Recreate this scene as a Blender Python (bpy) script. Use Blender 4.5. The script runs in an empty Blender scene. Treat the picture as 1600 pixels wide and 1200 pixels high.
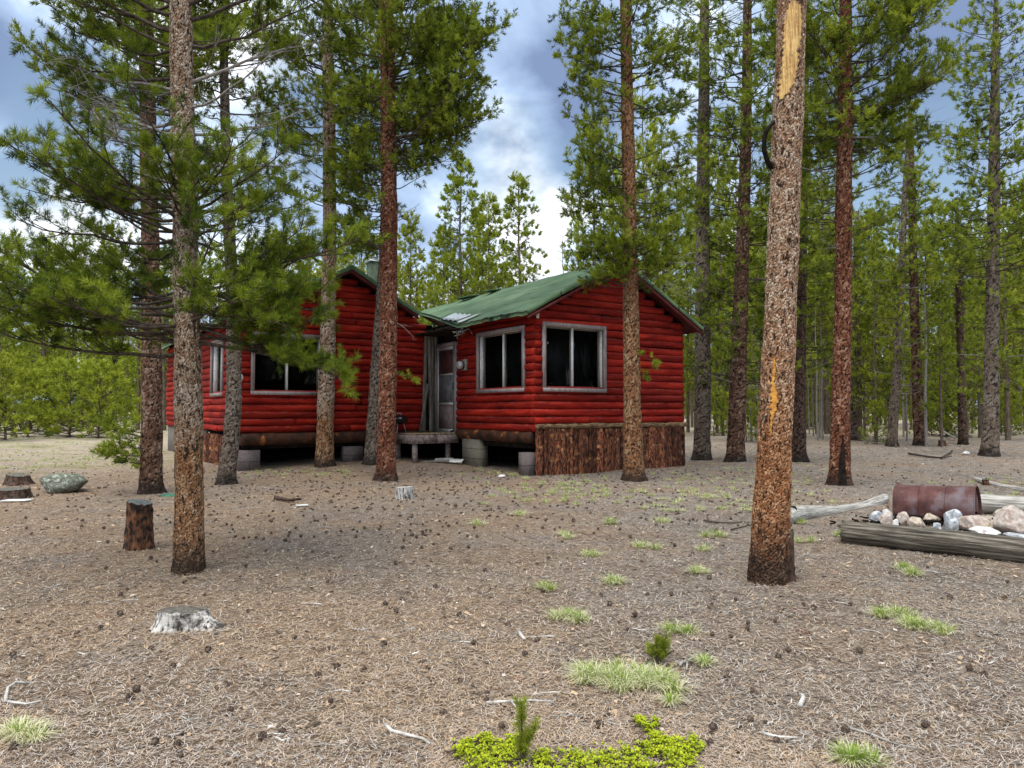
import bpy, math, random
import numpy as np
from mathutils import Vector, Matrix

# ------------------------------------------------------------------ camera, sky, sun, exposure
SC = bpy.context.scene
COL = SC.collection
F = 1120.0
PITCH = math.atan(42 / F)
EYE = 1.35
cam_d = bpy.data.cameras.new("camera")
cam = bpy.data.objects.new("camera", cam_d)
COL.objects.link(cam)
cam_d.sensor_width = 36
cam_d.lens = F / 1600 * 36
cam_d.clip_end = 2000
cam.location = (0, 0, EYE)
cam.rotation_euler = (math.pi / 2 + PITCH, 0, 0)
SC.camera = cam
SC.view_settings.view_transform = 'Standard'
SC.view_settings.look = 'None'
SC.view_settings.gamma = 1
SC.view_settings.exposure = 0.68
SC.render.resolution_x = 1024
SC.render.resolution_y = 768

SUN_EL = math.radians(66)
SUN_AZ = math.radians(208)      # compass style, from +Y clockwise: behind and left of the camera
sd = bpy.data.lights.new("sun", 'SUN')
sd.energy = 2.8
sd.angle = math.radians(55)
sd.color = (1.0, 0.95, 0.87)
sun = bpy.data.objects.new("sun", sd)
COL.objects.link(sun)
_d = Vector((math.sin(SUN_AZ) * math.cos(SUN_EL), math.cos(SUN_AZ) * math.cos(SUN_EL), math.sin(SUN_EL)))
sun.rotation_euler = _d.to_track_quat('Z', 'Y').to_euler()

world = bpy.data.worlds.new("World")
SC.world = world
world.use_nodes = True
_nt = world.node_tree
_nt.nodes.clear()


class NT:
    """tiny node helper"""
    def __init__(s, nt):
        s.nt = nt

    def n(s, t, ins=None, **kw):
        nd = s.nt.nodes.new(t)
        for k, v in kw.items():
            setattr(nd, k, v)
        if ins:
            for k, v in ins.items():
                if isinstance(v, bpy.types.NodeSocket):
                    s.nt.links.new(v, nd.inputs[k])
                else:
                    nd.inputs[k].default_value = v
        return nd

    def math(s, op, a, b=0.5, c=0.5, clamp=False):
        return s.n('ShaderNodeMath', {0: a, 1: b, 2: c}, operation=op, use_clamp=clamp).outputs[0]

    def mix(s, f, a, b, typ='MIX'):
        nd = s.n('ShaderNodeMix', data_type='RGBA', blend_type=typ)
        for k, v in ((0, f), (6, a), (7, b)):
            if isinstance(v, bpy.types.NodeSocket):
                s.nt.links.new(v, nd.inputs[k])
            else:
                nd.inputs[k].default_value = (*v, 1) if k and len(v) == 3 else v
        return nd.outputs[2]

    def ramp(s, f, stops, interp='LINEAR'):
        nd = s.n('ShaderNodeValToRGB', {0: f})
        cr = nd.color_ramp
        cr.interpolation = interp
        while len(cr.elements) < len(stops):
            cr.elements.new(0.5)
        for e, (p, c) in zip(cr.elements, stops):
            e.position = p
            e.color = (c, c, c, 1) if not hasattr(c, '__len__') else (*c, 1)
        return nd.outputs[0]

    def noise(s, vec, scale, detail=4, rough=0.55, dist=0.0):
        return s.n('ShaderNodeTexNoise', {'Vector': vec, 'Scale': scale, 'Detail': detail,
                                          'Roughness': rough, 'Distortion': dist}).outputs[0]

    def scaled(s, vec, sc, loc=(0, 0, 0)):
        return s.n('ShaderNodeMapping', {'Vector': vec, 'Scale': sc, 'Location': loc}).outputs[0]


w = NT(_nt)
sky = w.n('ShaderNodeTexSky', sky_type='NISHITA', sun_disc=False, sun_elevation=SUN_EL, sun_rotation=SUN_AZ,
          air_density=1.0, dust_density=0.6, ozone_density=1.5)
skyc = w.mix(1.0, sky.outputs[0], (0.118, 0.109, 0.098), 'MULTIPLY')
dirv = w.n('ShaderNodeTexCoord').outputs['Generated']
sep = w.n('ShaderNodeSeparateXYZ', {0: dirv})
zz = w.math('MAXIMUM', sep.outputs[2], 0.0)
den = w.math('ADD', zz, 0.42)
cxy = w.n('ShaderNodeCombineXYZ', {0: w.math('DIVIDE', sep.outputs[0], den), 1: w.math('DIVIDE', sep.outputs[1], den), 2: 0.37}).outputs[0]
n1 = w.noise(w.scaled(cxy, (1, 1, 1), (3.1, 1.2, 0)), 2.3, 8, 0.52, 0.15)
n2 = w.noise(w.scaled(cxy, (1, 1, 1), (7.7, 4.2, 2)), 2.6, 8, 0.55, 0.3)


def blob(px, py, rad):
    v = Vector(((px - 800) / F, 1, 0)) + Vector((0, 0, (642 - py) / F))
    v.normalize()
    d = w.n('ShaderNodeVectorMath', {0: dirv, 1: tuple(v)}, operation='DISTANCE').outputs[1]
    return w.n('ShaderNodeMapRange', {0: d, 1: 0.0, 2: rad, 3: 1.0, 4: 0.0}, interpolation_type='SMOOTHSTEP').outputs[0]


dark = w.math('ADD', w.math('ADD', blob(900, 190, 0.17), w.math('MULTIPLY', blob(1460, 140, 0.24), 0.9)),
              w.math('MULTIPLY', blob(20, 190, 0.16), 0.45))
lite = w.math('ADD', blob(800, 200, 0.10), w.math('MULTIPLY', blob(845, 330, 0.11), 0.9))
lite = w.math('ADD', lite, w.math('MULTIPLY', blob(20, 330, 0.15), 0.8))
shade = w.math('ADD', n2, w.math('MULTIPLY', w.math('SUBTRACT', dark, lite), 0.30))
cloudc = w.ramp(shade, [(0.34, (0.86, 0.90, 0.94)), (0.44, (0.62, 0.73, 0.86)), (0.54, (0.34, 0.45, 0.63)), (0.70, (0.16, 0.22, 0.36))])
blue = w.math('ADD', w.math('MULTIPLY', blob(1060, 400, 0.14), 0.5), w.math('MULTIPLY', blob(1400, 320, 0.16), 0.5))
blue = w.math('ADD', blue, w.math('MULTIPLY', blob(40, 100, 0.16), 0.3))
mask = w.ramp(w.math('SUBTRACT', n1, w.math('MULTIPLY', blue, 0.45)), [(0.34, 0.0), (0.46, 1.0)])
skymix = w.mix(mask, skyc, cloudc)
bg = w.n('ShaderNodeBackground', {'Color': skymix, 'Strength': 1.0})
wo = w.n('ShaderNodeOutputWorld', {'Surface': bg.outputs[0]})


# ------------------------------------------------------------------ geometry helpers
def hgt(x, y):
    """ground height, numpy friendly"""
    x = np.asarray(x, float)
    y = np.asarray(y, float)
    h = 0.4 * (1 - np.exp(-np.maximum(y, -30) / 60))
    h = h + 0.16 * np.exp(-((x + 3.4) / 1.9) ** 2 / 2 - ((y - 16.9) / 1.2) ** 2 / 2)
    a = 0.010 + 0.03 * np.clip((np.hypot(x, y) - 10) / 40, 0, 1)
    h = h + a * (np.sin(x * 1.3 + 0.7 * np.sin(y * .9)) * np.sin(y * 1.1 + 0.5) + 0.6 * np.sin(x * 2.9 + 1.3 * y) + .4 * np.sin(3.7 * y - x * 2.1))
    return h


def ray(px, py):
    x, yu = (px - 800) / F, -(py - 600) / F
    return Vector((x, math.cos(PITCH) - math.sin(PITCH) * yu, math.sin(PITCH) + math.cos(PITCH) * yu))


def P(px, py, depth):
    d = ray(px, py)
    return Vector((0, 0, EYE)) + d * (depth / d.y)


def at(px, py):
    """the ground point seen at a pixel of the 1600x1200 photograph"""
    d = ray(px, py)
    h = 0.1
    p = None
    for _ in range(40):
        t = (EYE - h) / max(-d.z, 1e-4)
        p = d * t
        h = 0.5 * h + 0.5 * float(hgt(p.x, p.y))
    return Vector((p.x, p.y, float(hgt(p.x, p.y))))


class MB:
    def __init__(s):
        s.v, s.q, s.t, s.qm, s.tm, s.tint, s.n = [], [], [], [], [], [], 0
        s.t2 = []

    def add(s, v, q=None, t=None, m=0, tint=0.5, t2=0.5):
        v = np.asarray(v, float).reshape(-1, 3)
        if q is not None and len(q):
            q = np.asarray(q, int).reshape(-1, 4)
            s.q.append(q + s.n)
            s.qm.append(np.full(len(q), m))
        if t is not None and len(t):
            t = np.asarray(t, int).reshape(-1, 3)
            s.t.append(t + s.n)
            s.tm.append(np.full(len(t), m))
        s.v.append(v)
        s.tint.append(np.broadcast_to(np.asarray(tint, float), (len(v),)))
        s.t2.append(np.broadcast_to(np.asarray(t2, float), (len(v),)))
        s.n += len(v)

    def box(s, lo, hi, m=0, tint=0.5, M=None):
        a, b = np.array(lo, float), np.array(hi, float)
        c = np.array([[x, y, z] for z in (a[2], b[2]) for y in (a[1], b[1]) for x in (a[0], b[0])])
        if M is not None:
            M = np.array(M)
            c = c @ M[:3, :3].T + M[:3, 3]
        s.add(c, [[0, 2, 3, 1], [4, 5, 7, 6], [0, 1, 5, 4], [2, 6, 7, 3], [0, 4, 6, 2], [1, 3, 7, 5]], m=m, tint=tint)

    def tube(s, pts, rad, seg=6, m=0, tint=0.5, cap=True, wob=0.0, rng=None):
        pts = np.asarray(pts, float)
        n = len(pts)
        rad = np.broadcast_to(np.asarray(rad, float), (n,))
        d = np.gradient(pts, axis=0)
        d /= np.linalg.norm(d, axis=1)[:, None] + 1e-9
        up = np.array([0, 0, 1.0]) if abs(d[:, 2]).mean() < 0.8 else np.array([1.0, 0, 0])
        a = np.cross(d, up)
        a /= np.linalg.norm(a, axis=1)[:, None] + 1e-9
        b = np.cross(d, a)
        th = np.arange(seg) / seg * 2 * math.pi
        rr = rad[:, None] * np.ones((1, seg))
        if wob and rng is not None:
            rr = rr * (1 + rng.normal(0, wob, rr.shape))
        ring = pts[:, None, :] + rr[..., None] * (a[:, None, :] * np.cos(th)[None, :, None] + b[:, None, :] * np.sin(th)[None, :, None])
        v = ring.reshape(-1, 3)
        i = np.arange(n - 1)[:, None] * seg
        j = np.arange(seg)[None, :]
        j2 = (j + 1) % seg
        q = np.stack([i + j, i + seg + j, i + seg + j2, i + j2], -1).reshape(-1, 4)
        t = None
        if cap:
            v = np.vstack([v, pts[0], pts[-1]])
            k = n * seg
            jj = np.arange(seg)
            t = np.vstack([np.stack([np.full(seg, k), jj, (jj + 1) % seg], -1),
                           np.stack([np.full(seg, k + 1), (n - 1) * seg + (jj + 1) % seg, (n - 1) * seg + jj], -1)])
        s.add(v, q, t, m, tint)

    def build(s, name, mats, parent=None, smooth=False, loc=None):
        me = bpy.data.meshes.new(name)
        v = np.vstack(s.v)
        q = np.vstack(s.q) if s.q else np.zeros((0, 4), int)
        t = np.vstack(s.t) if s.t else np.zeros((0, 3), int)
        nq, ntr = len(q), len(t)
        me.vertices.add(len(v))
        me.vertices.foreach_set('co', v.astype(np.float32).ravel())
        me.loops.add(nq * 4 + ntr * 3)
        me.loops.foreach_set('vertex_index', np.concatenate([q.ravel(), t.ravel()]).astype(np.int32))
        me.polygons.add(nq + ntr)
        st = np.concatenate([np.arange(nq) * 4, nq * 4 + np.arange(ntr) * 3]).astype(np.int32)
        me.polygons.foreach_set('loop_start', st)
        mi = np.concatenate(([np.concatenate(s.qm)] if s.qm else []) + ([np.concatenate(s.tm)] if s.tm else [])).astype(np.int32)
        me.polygons.foreach_set('material_index', mi)
        if smooth:
            me.polygons.foreach_set('use_smooth', np.ones(nq + ntr, bool))
        for nm, arr in (('tint', s.tint), ('tint2', s.t2)):
            at_ = me.attributes.new(nm, 'FLOAT', 'POINT')
            at_.data.foreach_set('value', np.concatenate(arr).astype(np.float32))
        me.update(calc_edges=True)
        me.validate()
        for m in (mats if isinstance(mats, (list, tuple)) else [mats]):
            me.materials.append(m)
        o = bpy.data.objects.new(name, me)
        COL.objects.link(o)
        if parent:
            o.parent = parent
        if loc is not None:
            o.location = loc
        return o


def tag(o, label=None, cat=None, group=None, kind=None):
    if label:
        o['label'] = label
    if cat:
        o['category'] = cat
    if group:
        o['group'] = group
    if kind:
        o['kind'] = kind
    return o


def empty(name, loc=(0, 0, 0), rz=0.0):
    o = bpy.data.objects.new(name, None)
    COL.objects.link(o)
    o.location = loc
    o.rotation_euler = (0, 0, rz)
    o.empty_display_size = 0.2
    return o


def copy_tree(o, parent=None):
    c = o.copy()
    COL.objects.link(c)
    if parent:
        c.parent = parent
    for ch in list(o.children):
        copy_tree(ch, c)
    return c


# ------------------------------------------------------------------ materials
def newmat(name):
    m = bpy.data.materials.new(name)
    m.use_nodes = True
    m.node_tree.nodes.clear()
    return m, NT(m.node_tree)


def finish(k, color, rough=0.8, bump=None, bdist=0.01, bstr=1.0, spec=0.3, metal=0.0, transl=None):
    p = k.n('ShaderNodeBsdfPrincipled', {'Roughness': rough, 'Specular IOR Level': spec, 'Metallic': metal})
    if isinstance(color, bpy.types.NodeSocket):
        k.nt.links.new(color, p.inputs['Base Color'])
    else:
        p.inputs['Base Color'].default_value = (*color, 1)
    if bump is not None:
        b = k.n('ShaderNodeBump', {'Height': bump, 'Distance': bdist, 'Strength': bstr})
        k.nt.links.new(b.outputs[0], p.inputs['Normal'])
    out = p.outputs[0]
    if transl is not None:
        tr = k.n('ShaderNodeBsdfTranslucent', {})
        k.nt.links.new(transl[1], tr.inputs[0])
        out = k.n('ShaderNodeMixShader', {0: transl[0], 1: out, 2: tr.outputs[0]}).outputs[0]
    k.n('ShaderNodeOutputMaterial', {'Surface': out})


def obj_co(k):
    return k.n('ShaderNodeTexCoord').outputs['Object']


def attr(k, nm='tint'):
    return k.n('ShaderNodeAttribute', attribute_name=nm).outputs['Fac']


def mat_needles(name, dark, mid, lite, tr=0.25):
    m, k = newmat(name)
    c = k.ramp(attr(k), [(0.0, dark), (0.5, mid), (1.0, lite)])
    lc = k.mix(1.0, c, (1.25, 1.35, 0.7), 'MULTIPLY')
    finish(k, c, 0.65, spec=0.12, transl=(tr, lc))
    return m


def mat_bark(name, crev, pa, pb, spot, charz=0.22, low=None):
    """trunk mesh carries tint (distance from the crevice) and tint2 (a random value per bark plate)"""
    m, k = newmat(name)
    co = obj_co(k)
    n = k.noise(k.scaled(co, (1, 1, .5)), 60, 5, 0.65)
    big = k.noise(co, 1.6, 3, 0.5)
    r = k.math('ADD', attr(k, 'tint2'), k.math('MULTIPLY', k.math('SUBTRACT', big, 0.5), 0.9))
    plate = k.ramp(r, [(0.0, pa), (0.55, pb), (0.95, spot)])
    plate = k.mix(k.ramp(n, [(0.35, 0.0), (0.75, 1.0)]), plate, tuple(x * 0.45 for x in pb))
    if low:
        zl = k.n('ShaderNodeSeparateXYZ', {0: co}).outputs[2]
        zl = k.math('ADD', zl, k.math('MULTIPLY', k.math('SUBTRACT', big, 0.5), 1.8))
        lf = k.n('ShaderNodeMapRange', {0: zl, 1: low[0], 2: low[1], 3: 1.0, 4: 0.0}).outputs[0]
        plate = k.mix(lf, plate, k.mix(1.0, plate, low[2], 'MULTIPLY'))
    pit = k.noise(k.scaled(co, (1, 1, .42)), 34, 3, 0.55)
    e = k.math('ADD', attr(k, 'tint'), k.math('MULTIPLY', k.math('SUBTRACT', n, 0.5), 0.6))
    c = k.mix(k.ramp(e, [(0.18, 0.0), (0.44, 1.0)]), crev, plate)  # crevices near-black: their deep shade is put into the colour
    c = k.mix(k.ramp(pit, [(0.55, 0.0), (0.63, 0.9)]), c, tuple(x * 0.6 for x in crev))
    z = k.n('ShaderNodeSeparateXYZ', {0: co}).outputs[2]
    zz = k.math('ADD', z, k.math('MULTIPLY', k.math('SUBTRACT', n, 0.5), -0.35))
    ch = k.n('ShaderNodeMapRange', {0: zz, 1: charz * 0.35, 2: charz * 1.35, 3: 0.85, 4: 0.0}).outputs[0]
    c = k.mix(ch, c, (0.018, 0.015, 0.013))
    finish(k, c, 0.92, k.math('ADD', n, e), 0.012, 0.7, spec=0.12)
    return m


def mat_simple(name, a, b, scale=8, rough=0.8, stretch=(1, 1, 1), bd=0.004, lo=0.35, hi=0.65, spec=0.25, metal=0, c3=None, s3=2.0, p3=(0.55, 0.7), tv=0.0):
    m, k = newmat(name)
    co = obj_co(k)
    n = k.noise(k.scaled(co, stretch), scale, 6, 0.62)
    c = k.mix(k.ramp(n, [(lo, 0.0), (hi, 1.0)]), a, b)
    if c3:
        c = k.mix(k.ramp(k.noise(co, s3, 6, 0.65), [(p3[0], 0.0), (p3[1], 1.0)]), c, c3)
    if tv:
        c = k.mix(1.0, c, k.ramp(attr(k), [(0.0, 1 - tv), (1.0, 1 + tv)]), 'MULTIPLY')
    finish(k, c, rough, n, bd, 0.8, spec=spec, metal=metal)
    return m


M = {}
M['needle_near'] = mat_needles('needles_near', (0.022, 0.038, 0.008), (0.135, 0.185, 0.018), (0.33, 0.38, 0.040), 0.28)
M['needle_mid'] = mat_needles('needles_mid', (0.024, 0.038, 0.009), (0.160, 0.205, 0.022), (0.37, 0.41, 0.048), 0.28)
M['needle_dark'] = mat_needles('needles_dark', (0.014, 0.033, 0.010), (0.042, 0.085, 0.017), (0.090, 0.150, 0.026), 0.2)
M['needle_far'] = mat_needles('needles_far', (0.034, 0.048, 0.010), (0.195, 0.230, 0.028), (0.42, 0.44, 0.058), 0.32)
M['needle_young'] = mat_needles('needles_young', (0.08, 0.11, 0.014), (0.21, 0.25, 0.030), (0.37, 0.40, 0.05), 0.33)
M['grass'] = mat_needles('grass_blades', (0.70, 0.66, 0.48), (0.38, 0.42, 0.11), (0.17, 0.29, 0.03), 0.2)
M['leaf'] = mat_needles('bearberry_leaf', (0.13, 0.20, 0.015), (0.34, 0.42, 0.02), (0.55, 0.56, 0.03), 0.2)
M['bark_tan'] = mat_bark('bark_tan', (0.035, 0.022, 0.016), (0.26, 0.125, 0.060), (0.44, 0.32, 0.22), (0.66, 0.56, 0.46), low=(.7, 1.5, (0.92, 0.72, 0.55)))
M['bark_big'] = mat_bark('bark_big', (0.035, 0.020, 0.014), (0.28, 0.125, 0.058), (0.47, 0.31, 0.20), (0.72, 0.59, 0.46), charz=.40, low=(1.0, 2.6, (0.93, 0.68, 0.50)))
M['bark_red'] = mat_bark('bark_red', (0.022, 0.010, 0.007), (0.12, 0.042, 0.022), (0.23, 0.088, 0.048), (0.50, 0.30, 0.20))
M['bark_orange'] = mat_bark('bark_orange', (0.040, 0.020, 0.012), (0.22, 0.090, 0.040), (0.33, 0.165, 0.08), (0.50, 0.34, 0.21))
M['bark_brown'] = mat_bark('bark_brown', (0.020, 0.012, 0.009), (0.10, 0.050, 0.030), (0.185, 0.100, 0.066), (0.40, 0.29, 0.21))
M['bark_grey'] = mat_bark('bark_grey', (0.030, 0.024, 0.020), (0.15, 0.105, 0.075), (0.23, 0.18, 0.14), (0.34, 0.29, 0.24))
M['bark_dark'] = mat_bark('bark_dark', (0.015, 0.011, 0.009), (0.065, 0.038, 0.028), (0.12, 0.072, 0.052), (0.20, 0.14, 0.11))
M['limb'] = mat_simple('limb_bark', (0.035, 0.026, 0.020), (0.12, 0.095, 0.075), 30, 0.9, spec=0.1)
M['limb_grey'] = mat_simple('dead_limb', (0.14, 0.12, 0.105), (0.36, 0.33, 0.30), 30, 0.9, spec=0.1)
M['trunk_far'] = mat_simple('far_bark', (0.065, 0.045, 0.035), (0.20, 0.155, 0.12), 14, 0.9, stretch=(1, 1, .3), spec=0.1)
M['wood_grey'] = mat_simple('weathered_wood', (0.10, 0.09, 0.075), (0.40, 0.38, 0.34), 26, 0.85, stretch=(1, 1, 1), bd=0.01, lo=.3, hi=.62)
M['cut_wood'] = mat_simple('silvery_wood', (0.16, 0.145, 0.125), (0.60, 0.57, 0.52), 22, 0.85, bd=0.008, lo=.3, hi=.6)


def mat_log(name, dark, mid, lite, axis):
    m, k = newmat(name)
    co = obj_co(k)
    st = [42, 42, 42]
    st[axis] = 2.2
    n = k.noise(k.scaled(co, st), 1.0, 8, 0.66, 0.3)
    st2 = [60, 60, 60]
    st2[axis] = 2.5
    g = k.noise(k.scaled(co, st2), 1.0, 5, 0.7, 0.2)
    c = k.ramp(n, [(0.34, dark), (0.48, mid), (0.66, lite)])
    c = k.mix(k.ramp(g, [(0.56, 0.0), (0.70, 0.85)]), c, tuple(x * 0.35 for x in dark))
    c = k.mix(k.ramp(k.noise(co, 3.3, 5, 0.6), [(0.60, 0.0), (0.72, 0.5)]), c, tuple(x * 0.6 for x in mid))
    finish(k, c, 0.72, k.math('ADD', n, g), 0.012, 0.9, spec=0.2)
    return m


M['log_lying'] = mat_log('weathered_log', (0.022, 0.018, 0.013), (0.095, 0.080, 0.060), (0.30, 0.265, 0.215), 0)
M['log_pale'] = mat_log('pale_log', (0.13, 0.12, 0.10), (0.36, 0.34, 0.30), (0.60, 0.57, 0.52), 0)


def mat_redlog(name, axis):
    m, k = newmat(name)
    co = obj_co(k)
    st = [9, 9, 9]
    st[axis] = 1.3
    n = k.noise(k.scaled(co, st), 1.0, 7, 0.62, 0.3)
    st2 = [70, 70, 70]
    st2[axis] = 5
    g = k.noise(k.scaled(co, st2), 1.0, 4, 0.7)
    c = k.ramp(n, [(0.28, (0.075, 0.0055, 0.0035)), (0.46, (0.23, 0.010, 0.0052)), (0.64, (0.39, 0.024, 0.011)), (0.78, (0.44, 0.065, 0.035))])
    c = k.mix(k.ramp(g, [(0.62, 0.0), (0.74, 0.7)]), c, (0.045, 0.007, 0.007))
    c = k.mix(1.0, c, k.ramp(attr(k), [(0.0, 0.62), (1.0, 1.25)]), 'MULTIPLY')
    # worn paint and a painted-in highlight on the upper lip of each log
    c = k.mix(k.math('MULTIPLY', attr(k, 'tint2'), k.ramp(k.noise(co, 11, 5, 0.7), [(0.46, 0.0), (0.66, 0.38)])), c, (0.36, 0.17, 0.14))
    c = k.mix(k.ramp(k.noise(co, 26, 5, 0.75), [(0.60, 0.0), (0.70, 0.55)]), c, (0.030, 0.006, 0.005))
    finish(k, c, 0.78, k.math('ADD', n, g), 0.012, 1.0, spec=0.14)
    return m


M['red_u'] = mat_redlog('red_painted_log_a', 0)
M['red_t'] = mat_redlog('red_painted_log_b', 1)
M['red_dark'] = mat_simple('red_soffit_paint', (0.045, 0.008, 0.007), (0.14, 0.02, 0.018), 12, 0.7)
M['trim'] = mat_simple('mauve_grey_trim', (0.22, 0.175, 0.165), (0.37, 0.31, 0.295), 18, 0.7, stretch=(1, 1, .3))
M['jamb'] = mat_simple('white_jamb', (0.60, 0.60, 0.57), (0.85, 0.85, 0.82), 16, 0.6)
M['black'] = mat_simple('dark_interior', (0.006, 0.006, 0.006), (0.012, 0.011, 0.010), 4, 0.95, spec=0.02)  # near-black, the darkness of unlit rooms put into the colour
M['under'] = mat_simple('dark_underfloor', (0.012, 0.010, 0.008), (0.03, 0.024, 0.018), 6, 0.95, spec=0.02)  # near-black; shade under the floor and in the nook put into colour
M['door_panel'] = mat_simple('mauve_door_paint', (0.17, 0.125, 0.12), (0.27, 0.21, 0.20), 10, 0.6)
M['upanel'] = mat_simple('dusky_red_panel', (0.055, 0.022, 0.020), (0.12, 0.05, 0.045), 10, 0.6)
M['screen'] = mat_simple('door_screen_mesh', (0.10, 0.105, 0.11), (0.20, 0.205, 0.21), 9, 0.5)
M['alu'] = mat_simple('dull_aluminium', (0.40, 0.40, 0.39), (0.60, 0.60, 0.58), 30, 0.45, metal=0.4)
M['corr'] = mat_simple('corrugated_steel', (0.42, 0.44, 0.44), (0.66, 0.67, 0.66), 12, 0.4, metal=0.35)
M['white'] = mat_simple('white_weathered', (0.50, 0.50, 0.47), (0.78, 0.78, 0.74), 9, 0.7)
M['block'] = mat_simple('mauve_block', (0.11, 0.088, 0.085), (0.17, 0.138, 0.132), 25, 0.9, bd=0.001)
M['block_tan'] = mat_simple('concrete_block', (0.16, 0.145, 0.105), (0.24, 0.215, 0.165), 25, 0.9, bd=0.001)
M['deck'] = mat_simple('porch_board', (0.12, 0.085, 0.075), (0.33, 0.27, 0.245), 14, 0.85, c3=(0.5, 0.47, 0.43), s3=5, p3=(.62, .7))
M['decktop'] = mat_simple('littered_deck_top', (0.15, 0.10, 0.06), (0.32, 0.24, 0.15), 40, 0.95)
M['grey_board'] = mat_simple('bare_grey_board', (0.10, 0.085, 0.07), (0.29, 0.25, 0.21), 12, 0.85, stretch=(3, 3, .35))
M['sill'] = mat_simple('old_sill_log', (0.018, 0.010, 0.007), (0.085, 0.032, 0.014), 6, 0.8, c3=(0.34, 0.12, 0.028), s3=3.1, p3=(.60, .66))
M['pole_bark'] = mat_simple('slab_bark', (0.020, 0.008, 0.006), (0.30, 0.10, 0.045), 20, 0.75, stretch=(1.8, 1.8, .5), bd=0.03, lo=.42, hi=.62, c3=(0.46, 0.22, 0.09), s3=9, p3=(.56, .66), tv=.55)
M['rail_bark'] = mat_simple('rail_bark', (0.03, 0.018, 0.012), (0.34, 0.21, 0.105), 16, 0.85, stretch=(.5, 1.5, 2.5), bd=0.02)
M['drum'] = mat_simple('rusty_steel', (0.060, 0.024, 0.022), (0.145, 0.060, 0.050), 7, 0.65, c3=(0.165, 0.15, 0.165), s3=3.2, p3=(.50, .68), bd=0.002, metal=0.1)
M['soot'] = mat_simple('sooty_dark', (0.008, 0.007, 0.006), (0.03, 0.022, 0.018), 10, 0.95, spec=0.05)
M['char'] = mat_simple('charred_stump', (0.016, 0.012, 0.010), (0.24, 0.10, 0.045), 26, 0.85, stretch=(1, 1, .5), bd=0.02, lo=.42, hi=.66)
M['lichen_top'] = mat_simple('lichen_wood_top', (0.06, 0.065, 0.06), (0.20, 0.21, 0.19), 30, 0.9)
M['black_enamel'] = mat_simple('black_enamel', (0.008, 0.008, 0.009), (0.014, 0.014, 0.015), 4, 0.18, spec=0.6)
M['cone'] = mat_simple('pine_cone_scale', (0.030, 0.021, 0.016), (0.16, 0.115, 0.085), 90, 0.85)
M['chim'] = mat_simple('green_grey_box', (0.035, 0.055, 0.035), (0.09, 0.12, 0.08), 9, 0.8)
M['green_lid'] = mat_simple('green_lid', (0.02, 0.10, 0.06), (0.05, 0.19, 0.12), 12, 0.6)
M['trailer'] = mat_simple('pale_blue_siding', (0.26, 0.36, 0.40), (0.38, 0.48, 0.52), 3, 0.5)
M['yellow_wood'] = mat_simple('bare_yellow_wood', (0.30, 0.14, 0.035), (0.70, 0.46, 0.17), 11, 0.6, stretch=(7, 7, .45), bd=0.01, lo=.36, hi=.58, c3=(0.20, 0.09, 0.03), s3=7, p3=(.60, .70))
M['resin'] = mat_simple('amber_resin', (0.45, 0.17, 0.02), (0.72, 0.36, 0.05), 20, 0.3, spec=0.5)
for nm, a, b, c3 in (('rock_pink', (0.30, 0.24, 0.20), (0.60, 0.53, 0.47), (0.36, 0.25, 0.20)),
                     ('rock_grey', (0.20, 0.22, 0.24), (0.52, 0.54, 0.56), (0.68, 0.68, 0.68)),
                     ('rock_tan', (0.30, 0.24, 0.18), (0.60, 0.52, 0.42), (0.22, 0.17, 0.13)),
                     ('rock_white', (0.55, 0.54, 0.52), (0.82, 0.81, 0.80), (0.34, 0.27, 0.27)),
                     ('rock_lichen', (0.065, 0.075, 0.055), (0.20, 0.21, 0.165), (0.40, 0.41, 0.36))):
    M[nm] = mat_simple(nm, a, b, 24, 0.9, bd=0.012, c3=c3, s3=16, p3=(.54, .62))


def mat_roof():
    m, k = newmat('green_roll_roofing')
    co = obj_co(k)
    sp = k.n('ShaderNodeSeparateXYZ', {0: co})
    fine = k.noise(co, 140, 3, 0.7)
    big = k.noise(k.scaled(co, (1, .5, 1)), 1.6, 6, 0.6)
    c = k.ramp(k.math('ADD', k.math('MULTIPLY', fine, 0.25), k.math('MULTIPLY', big, 0.75)),
               [(0.34, (0.045, 0.092, 0.048)), (0.5, (0.098, 0.165, 0.082)), (0.66, (0.17, 0.25, 0.14))])
    # lapped seams every 0.9 m up the slope, wavy
    wv = k.math('ADD', sp.outputs[0], k.math('MULTIPLY', k.math('SUBTRACT', k.noise(co, 0.9, 4, 0.6), 0.5), 0.22))
    fr = k.math('FRACT', k.math('MULTIPLY', wv, 1.22))
    seam = k.ramp(k.math('ABSOLUTE', k.math('SUBTRACT', fr, 0.5)), [(0.0, 1.0), (0.012, 1.0), (0.02, 0.0)])
    brk = k.ramp(k.noise(co, 3.2, 5, 0.6), [(0.46, 0.0), (0.56, 1.0)])
    c = k.mix(k.math('MULTIPLY', seam, brk), c, (0.015, 0.028, 0.018))
    tear = k.ramp(k.noise(k.scaled(co, (2.2, .5, 1), (3.3, 1, 0)), 2.6, 6, 0.65), [(0.645, 0.0), (0.665, 1.0)])
    c = k.mix(k.math('MULTIPLY', tear, 0.85), c, (0.035, 0.036, 0.022))
    lit = k.ramp(k.noise(k.scaled(co, (3, .6, 1), (9.1, 3, 0)), 2.1, 6, 0.7), [(0.66, 0.0), (0.69, 1.0)])
    c = k.mix(lit, c, (0.14, 0.075, 0.035))
    finish(k, c, 0.8, k.math('ADD', fine, k.math('MULTIPLY', seam, -2.0)), 0.008, 0.8, spec=0.25)
    return m


M['roof'] = mat_roof()


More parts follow.
